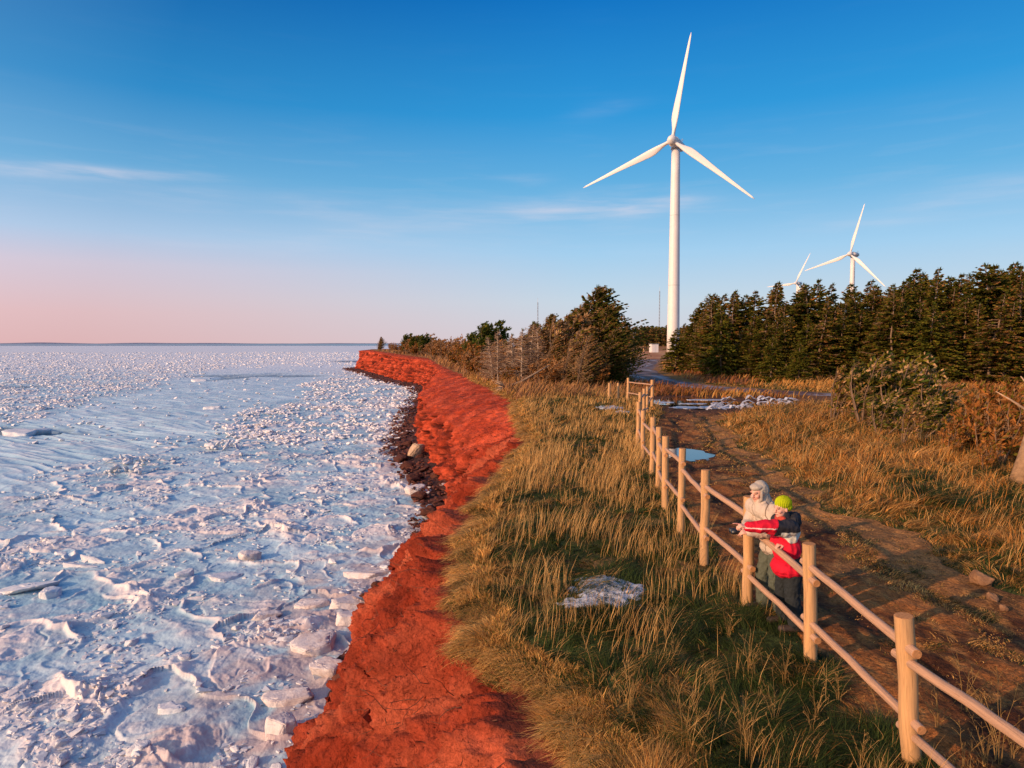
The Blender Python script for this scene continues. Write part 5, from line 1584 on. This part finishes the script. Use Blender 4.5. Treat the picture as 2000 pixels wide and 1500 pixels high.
def hand(mb, w, d, nrm, side, curl, thumb=1, idx_straight=False, sz=1.0):
    """w wrist, d towards the fingers, nrm back of the hand, side towards the thumb"""
    w, d, nrm, side = (np.array(v, float) for v in (w, d, nrm, side))
    d /= np.linalg.norm(d); nrm -= d * (nrm @ d); nrm /= np.linalg.norm(nrm); side = np.cross(d, nrm) * np.sign(np.cross(d, nrm) @ side)
    Ls = [(.044, .026, .021), (.048, .030, .023), (.044, .028, .022), (.034, .021, .019)]
    for i, off in enumerate((.029, .010, -.010, -.028)):
        k0 = w + side * off * .6 * sz; k1 = w + d * (.088 - .004 * abs(i - 1)) * sz + side * off * sz
        caps(mb, [k0, k1], [.015 * sz, .0115 * sz])
        cu = 0.0; p = k1; c0 = curl if not (idx_straight and i == 0) else .08
        for L, r in zip(Ls[i], (.0098, .0088, .0078)):
            cu += c0 * (1 + .12 * i)
            q = p + (d * math.cos(cu) - nrm * math.sin(cu)) * L * sz
            caps(mb, [p, q], [r * sz, (r - .0006) * sz]); p = q
    t0 = w + d * .022 * sz + side * .022 * sz; t1 = t0 + (d * .6 + side * .7 - nrm * .3) * .042 * sz; t2 = t1 + (d * .85 + side * .15 - nrm * .55) * .036 * sz; t3 = t2 + (d * .8 - side * .1 - nrm * .6) * .022 * sz
    caps(mb, [t0, t1, t2, t3], [.015 * sz, .0115 * sz, .010 * sz, .0085 * sz])
def head(mb, c, R, s_=1.0):
    c = np.array(c, float); R = np.array(R)
    T = lambda x, y, z: c + R @ (np.array([x, y, z]) * s_)
    sph(mb, T(.008, 0, .02), np.array([.098, .077, .100]) * s_, R)
    sph(mb, T(-.030, 0, -.055), np.array([.062, .056, .062]) * s_, R)
    sph(mb, T(-.072, 0, -.088), np.array([.024, .026, .022]) * s_, R)
    caps(mb, [T(-.088, 0, .018), T(-.112, 0, -.022)], [.011 * s_, .015 * s_])
    for q in (-1, 1):
        sph(mb, T(-.099, q * .011, -.028), np.array([.011, .011, .009]) * s_, R)
        sph(mb, T(-.062, q * .040, -.025), np.array([.030, .022, .024]) * s_, R)
        sph(mb, T(-.080, q * .033, .030), np.array([.016, .026, .009]) * s_, R)
        sph(mb, T(.012, q * .078, -.01), np.array([.018, .012, .030]) * s_, R)
    sph(mb, T(-.088, 0, -.054), np.array([.018, .024, .007]) * s_, R)
    sph(mb, T(-.086, 0, -.066), np.array([.016, .020, .007]) * s_, R)
def facecol(c, R, s_, beard=False):
    c = np.array(c, float); R = np.array(R)
    def f(P):
        L = ((P - c) @ R) / s_
        C = np.tile([.62, .34, .25], (len(P), 1))
        ck = np.exp(-(((abs(L[:, 1]) - .04) / .02) ** 2 + ((L[:, 2] + .03) / .022) ** 2)) * (L[:, 0] < -.04)
        C = lerp3(ck * .5, C, [.66, .22, .17])
        front = L[:, 0] < -.06
        for q in (-1, 1):
            e = np.exp(-(((L[:, 1] - q * .033) / .013) ** 2 + ((L[:, 2] - .010) / .006) ** 2)) * front
            C = lerp3(np.clip(e * 1.4, 0, 1), C, [.05, .03, .025])
            b = np.exp(-(((L[:, 1] - q * .036) / .020) ** 2 + ((L[:, 2] - .036) / .006) ** 2)) * front
            C = lerp3(b * .7, C, [.20, .10, .05])
        m_ = np.exp(-((L[:, 1] / .024) ** 2 + ((L[:, 2] + .060) / .007) ** 2)) * front
        C = lerp3(m_ * .85, C, [.42, .10, .09])
        if beard:
            bd = np.exp(-((L[:, 2] + .046) / .006) ** 2 - (L[:, 1] / .03) ** 2) * front
            C = lerp3(np.clip(bd, 0, 1) * .75, C, [.34, .14, .07])
        return C
    return f
M_skin = material('skin', None, .55, noise=(30, .06), spec=.35)
M_cloth = material('jacket_cloth', None, .8, noise=(60, .10), bump=[(35, .5, .008), (300, .2, .001)], spec=.25)
M_denim = material('trouser_cloth', None, .9, noise=(40, .18), bump=[(25, .6, .01)], spec=.15)
M_leather = material('boot_leather', (.045, .030, .022), .6, noise=(20, .3), spec=.3)
M_knit = material('lime_wool', (.36, .42, .008), .95, noise=(70, .2), bump=[(90, .8, .004)], spec=.1)
def railz(y, dz=0):
    """centre of the top rail of the bay beside the people"""
    a, b = PB[2], PB[3]; A, B = PT[2], PT[3]
    za = A.z - .31 - .065; zb = B.z - .31 * 1.06 - .065
    pa = a + (A - a) * ((za - a.z) / (A - a).z); pb = b + (B - b) * ((zb - b.z) / (B - b).z)
    t = (y - pa.y) / (pb.y - pa.y)
    return pa + (pb - pa) * t

def legs(mb, hip, kL, kR, aL, aR, r=(.100, .088, .074, .062)):
    hip = np.array(hip, float)
    for s_, k_, a_ in ((-1, kL, aL), (1, kR, aR)):
        h = hip + [0, s_ * .095, 0]
        k_, a_ = np.array(k_), np.array(a_)
        caps(mb, [h, (h + k_) / 2, k_, (k_ * .6 + a_ * .4), a_], [r[0], r[0] * .93, r[1] * .86, r[2], r[3]])
# adult in the beige hooded coat
AO = (3.38, 8.75, float(G(3.38, 8.75)))
adult = empty('person', AO)
tag(adult, 'taller person in a beige hooded coat leaning on the fence, smiling towards the sea', 'person', 'two people at the fence')
RA = Matrix.Rotation(math.radians(28), 3, 'Z') @ Matrix.Rotation(math.radians(-14), 3, 'Y')
hc = (3.175, 8.70, 1.585)
g0 = AO[2]
rl = railz(8.55)
kL, kR, aL, aR = (3.39, 8.62, g0 + .50), (3.33, 8.90, g0 + .50), (3.47, 8.60, g0 + .10), (3.36, 8.93, g0 + .10)
shL, shR = (3.31, 8.52, 1.385), (3.25, 8.93, 1.385)
elL, elR = (3.20, 8.42, rl.z + .10), (3.10, 8.82, rl.z + .10)
wrL, wrR = (2.97, 8.40, rl.z + .105), (2.97, 8.56, rl.z + .11)
mb = MB()
head(mb, hc, RA)
caps(mb, [(3.20, 8.71, 1.50), (3.27, 8.74, 1.42)], [.058, .062])
sph(mb, (3.33, 8.75, 1.25), (.12, .19, .22)); sph(mb, (3.42, 8.75, .98), (.12, .17, .13))
legs(mb, (3.43, 8.75, .94), kL, kR, aL, aR, (.085, .07, .055, .045))
for sh, el, wr in ((shL, elL, wrL), (shR, elR, wrR)): caps(mb, [sh, el, wr], [.05, .042, .028])
hand(mb, wrL, (-1, .15, .05), (0, -.5, 1), (0, 1, 0), .55)
hand(mb, wrR, (-1, -.15, .05), (0, .5, 1), (0, -1, 0), .55)
for a_ in (aL, aR): caps(mb, [(a_[0] + .03, a_[1], g0 + .05), (a_[0] - .16, a_[1], g0 + .035)], [.042, .035])
remesh(mb, 'body', .0055, M_skin, adult, 2, colfn=facecol(hc, RA, 1, True), org=AO)
def coatcol(P):
    x, y, z = P.T
    C = np.tile([.47, .38, .30], (len(P), 1))
    d = ridged(x * 5, y * 5, z * 4, oct=2, seed=410)
    C = lerp3(sstep(.1, -.3, d) * .5, C, [.24, .18, .13])
    seam = (np.abs(y - 8.70 - .15 * (z - 1.2)) < .005) & (x < 3.3)
    seam |= (np.abs(np.hypot(x - 3.31, z - 1.36) - .125) < .005) & (y < 8.62)
    seam |= (np.abs(z - 1.02 - .4 * (x - 3.3)) < .005) & (x < 3.42) & (y < 8.68)
    seam |= np.abs(z - .80) < .006
    C[seam] = [.16, .11, .08]
    return C
mb = MB()
sph(mb, (3.31, 8.73, 1.28), (.16, .235, .20)); sph(mb, (3.37, 8.75, 1.05), (.165, .225, .22)); sph(mb, (3.41, 8.75, .86), (.17, .215, .12))
caps(mb, [(3.24, 8.56, 1.36), (3.19, 8.90, 1.36)], [.11, .11])
caps(mb, [(3.22, 8.70, 1.43), (3.20, 8.70, 1.47)], [.10, .085])
for sh, el, wr in ((shL, elL, wrL), (shR, elR, wrR)): caps(mb, [sh, el, (np.array(el) * .4 + np.array(wr) * .6), wr], [.098, .082, .066, .050])
remesh(mb, 'coat', .008, M_cloth, adult, 5, .015, coatcol, 6, org=AO)
mb = MB()
Rh = np.array(RA); H0 = np.array(hc)
sph(mb, H0 + Rh @ [.050, 0, .025], (.108, .104, .118), Rh)
caps(mb, [H0 + Rh @ [.05, 0, -.05], (3.27, 8.73, 1.44)], [.095, .10])
sph(mb, H0 + Rh @ [-.015, 0, .082], (.082, .086, .048), Rh)
o = remesh(mb, 'hood', .0065, M_cloth, adult, 4, .009, lambda P: lerp3(sstep(.2, -.3, ridged(P[:, 0] * 9, P[:, 1] * 9, P[:, 2] * 7, oct=2, seed=411)) * .45, np.tile([.37, .32, .26], (len(P), 1)), [.18, .15, .12]), 10, org=AO)
mb = MB(); caps(mb, [H0 + Rh @ [-.03, -.088, .02], H0 + Rh @ [-.045, -.082, -.06], H0 + Rh @ [-.06, -.03, -.115], H0 + Rh @ [-.06, .03, -.115], H0 + Rh @ [-.045, .082, -.06]], [.018, .02, .022, .022, .02])
remesh(mb, 'collar', .006, M_cloth, adult, 2, .004, lambda P: np.tile([.33, .27, .22], (len(P), 1)), 20, org=AO)
mb = MB(); legs(mb, (3.43, 8.75, .92), kL, kR, aL, aR, (.115, .105, .095, .088)); sph(mb, (3.43, 8.75, .88), (.13, .18, .12))
remesh(mb, 'trousers', .008, M_denim, adult, 4, .020, lambda P: np.tile([.085, .095, .070], (len(P), 1)), 9, org=AO)
for a_ in (aL, aR):
    mb = MB(); caps(mb, [(a_[0] + .05, a_[1], g0 + .05), (a_[0] - .19, a_[1], g0 + .04)], [.058, .052]); caps(mb, [(a_[0] + .01, a_[1], g0 + .06), (a_[0], a_[1], g0 + .18)], [.065, .07])
    remesh(mb, 'boot', .007, M_leather, adult, 2, org=AO)
# binoculars between the adult's hands
bo = Vector((2.83, 8.48, rl.z + .10)); bino = empty('binoculars', bo); tag(bino, 'black binoculars held over the fence by the person in beige', 'binoculars')
M_blk = material('black_rubber', (.012, .012, .014), .4, noise=(30, .3), spec=.5)
M_lens = material('lens_glass', (.02, .03, .05), .05, spec=.9)
for q in (-1, 1):
    mb = MB(); mb.tube([(.06, q * .034, 0), (.02, q * .034, 0), (-.01, q * .036, 0), (-.075, q * .038, 0)], [.018, .022, .029, .031], 18); b1 = mb.build('barrel', M_blk, bino, True)
    mb = MB(); mb.tube([(-.074, q * .038, 0), (-.078, q * .038, 0)], [.026, .026], 18); mb.build('lens', M_lens, b1, True)
mb = MB(); mb.box((0, 0, .004), (.05, .05, .018)); mb.tube([(-.03, 0, .012), (.03, 0, .012)], .008, 12); mb.build('bridge', M_blk, bino)

# person in the red jacket and lime beanie
CO = (3.40, 8.22, float(G(3.40, 8.22))); g0 = CO[2]
kid = empty('person', CO)
tag(kid, 'shorter person in a red jacket and lime beanie pointing out over the fence', 'person', 'two people at the fence')
RK = Matrix.Rotation(math.radians(16), 3, 'Z') @ Matrix.Rotation(math.radians(-8), 3, 'Y')
hk = (3.285, 8.20, 1.500)
kL, kR, aL, aR = (3.40, 8.12, g0 + .44), (3.37, 8.36, g0 + .44), (3.45, 8.11, g0 + .10), (3.41, 8.38, g0 + .10)
shL, shR = (3.35, 8.04, 1.300), (3.31, 8.40, 1.300)
elL, wrL = (3.05, 7.99, 1.335), (2.80, 8.00, 1.325)
rk = railz(8.10)
elR = (3.26, 8.30, 1.08); wrR = (rk.x + .085, 8.12, rk.z + .062)
mb = MB()
head(mb, hk, RK, .93)
caps(mb, [(3.31, 8.21, 1.42), (3.34, 8.22, 1.34)], [.05, .055])
sph(mb, (3.36, 8.22, 1.18), (.10, .165, .20)); sph(mb, (3.40, 8.22, .90), (.11, .15, .12))
legs(mb, (3.41, 8.22, .86), kL, kR, aL, aR, (.078, .062, .05, .04))
caps(mb, [shL, elL, wrL], [.045, .038, .026]); caps(mb, [shR, elR, wrR], [.045, .038, .026])
hand(mb, wrL, (-1, .05, .22), (.2, -.25, 1), (0, 1, .2), .75, idx_straight=True, sz=.95)
hand(mb, wrR, (-1, -.15, .06), (-.05, 0, 1), (0, -1, 0), .72, sz=.92)
for a_ in (aL, aR): caps(mb, [(a_[0] + .03, a_[1], g0 + .05), (a_[0] - .14, a_[1], g0 + .035)], [.038, .032])
remesh(mb, 'body', .0055, M_skin, kid, 2, colfn=facecol(hk, RK, .93), org=CO)
RED, BLK, WHT = np.array([.56, .006, .026]), np.array([.022, .022, .028]), np.array([.58, .55, .47])
def jcol(P):
    x, y, z = P.T
    C = np.tile(RED, (len(P), 1))
    C = lerp3(sstep(.1, -.35, ridged(x * 6, y * 6, z * 4, oct=2, seed=412)) * .55, C, [.22, .002, .008])
    sl = (x < 3.19) & (z > 1.22)
    vee = 1.205 - .10 * np.exp(-((x - 3.36) / .09) ** 2)
    tors = ~sl
    wh = tors & (z > vee) & (z < 1.27)
    C[wh] = WHT
    bl = tors & (z >= 1.262)
    C[bl] = BLK
    C[sl & (x > 3.13 + .25 * (z - 1.33))] = BLK
    C[sl & (x <= 3.13 + .25 * (z - 1.33)) & (abs(z - 1.318) < .006)] = [.8, .6, .55]
    return C
mb = MB()
sph(mb, (3.355, 8.22, 1.20), (.145, .205, .19)); sph(mb, (3.36, 8.22, 1.0), (.165, .205, .20)); sph(mb, (3.37, 8.21, .77), (.20, .225, .13))
caps(mb, [(3.335, 8.08, 1.315), (3.315, 8.36, 1.315)], [.085, .085])
caps(mb, [(3.33, 8.21, 1.36), (3.32, 8.21, 1.40)], [.08, .07])
caps(mb, [shL, (3.20, 8.01, 1.325), elL, (2.94, 7.995, 1.325), wrL], [.088, .086, .076, .070, .056])
caps(mb, [(3.24, 8.02, 1.27), (3.06, 8.0, 1.285)], [.075, .05])
caps(mb, [shR, elR, wrR], [.080, .070, .050])
remesh(mb, 'jacket', .0075, M_cloth, kid, 4, .020, jcol, 7, org=CO)
mb = MB(); caps(mb, [(3.40, 8.10, 1.365), (3.455, 8.22, 1.375), (3.40, 8.34, 1.365)], [.055, .07, .055]); sph(mb, (3.46, 8.22, 1.33), (.06, .11, .08))
remesh(mb, 'hood', .007, M_cloth, kid, 3, .018, lambda P: np.tile(BLK * .9, (len(P), 1)), 14, org=CO)
mb = MB(); caps(mb, [(3.28, 8.13, 1.38), (3.235, 8.2, 1.37), (3.27, 8.28, 1.38)], [.035, .035, .035])
remesh(mb, 'collar', .006, M_cloth, kid, 2, .006, lambda P: np.tile([.40, .05, .03], (len(P), 1)), 20, org=CO)
Rk = np.array(RK); K0 = np.array(hk)
mb = MB(); sph(mb, K0 + Rk @ [.026, 0, .062], (.104, .090, .090), Rk); sph(mb, K0 + Rk @ [.055, 0, .012], (.070, .084, .060), Rk)
def ribf(P):
    L = (P - K0) @ Rk
    return .0045 * np.sin(np.arctan2(L[:, 1], L[:, 0] - .022) * 26)
remesh(mb, 'beanie', .0055, M_knit, kid, 2, org=CO, rib=ribf)
mb = MB(); legs(mb, (3.41, 8.22, .84), kL, kR, aL, aR, (.108, .098, .092, .084)); sph(mb, (3.41, 8.22, .80), (.12, .165, .10))
remesh(mb, 'trousers', .008, M_denim, kid, 4, .020, lambda P: np.tile([.022, .026, .028], (len(P), 1)), 9, org=CO)
for a_ in (aL, aR):
    mb = MB(); caps(mb, [(a_[0] + .045, a_[1], g0 + .05), (a_[0] - .17, a_[1], g0 + .04)], [.052, .047]); caps(mb, [(a_[0] + .01, a_[1], g0 + .06), (a_[0], a_[1], g0 + .15)], [.06, .065])
    remesh(mb, 'boot', .007, M_leather, kid, 2, org=CO)
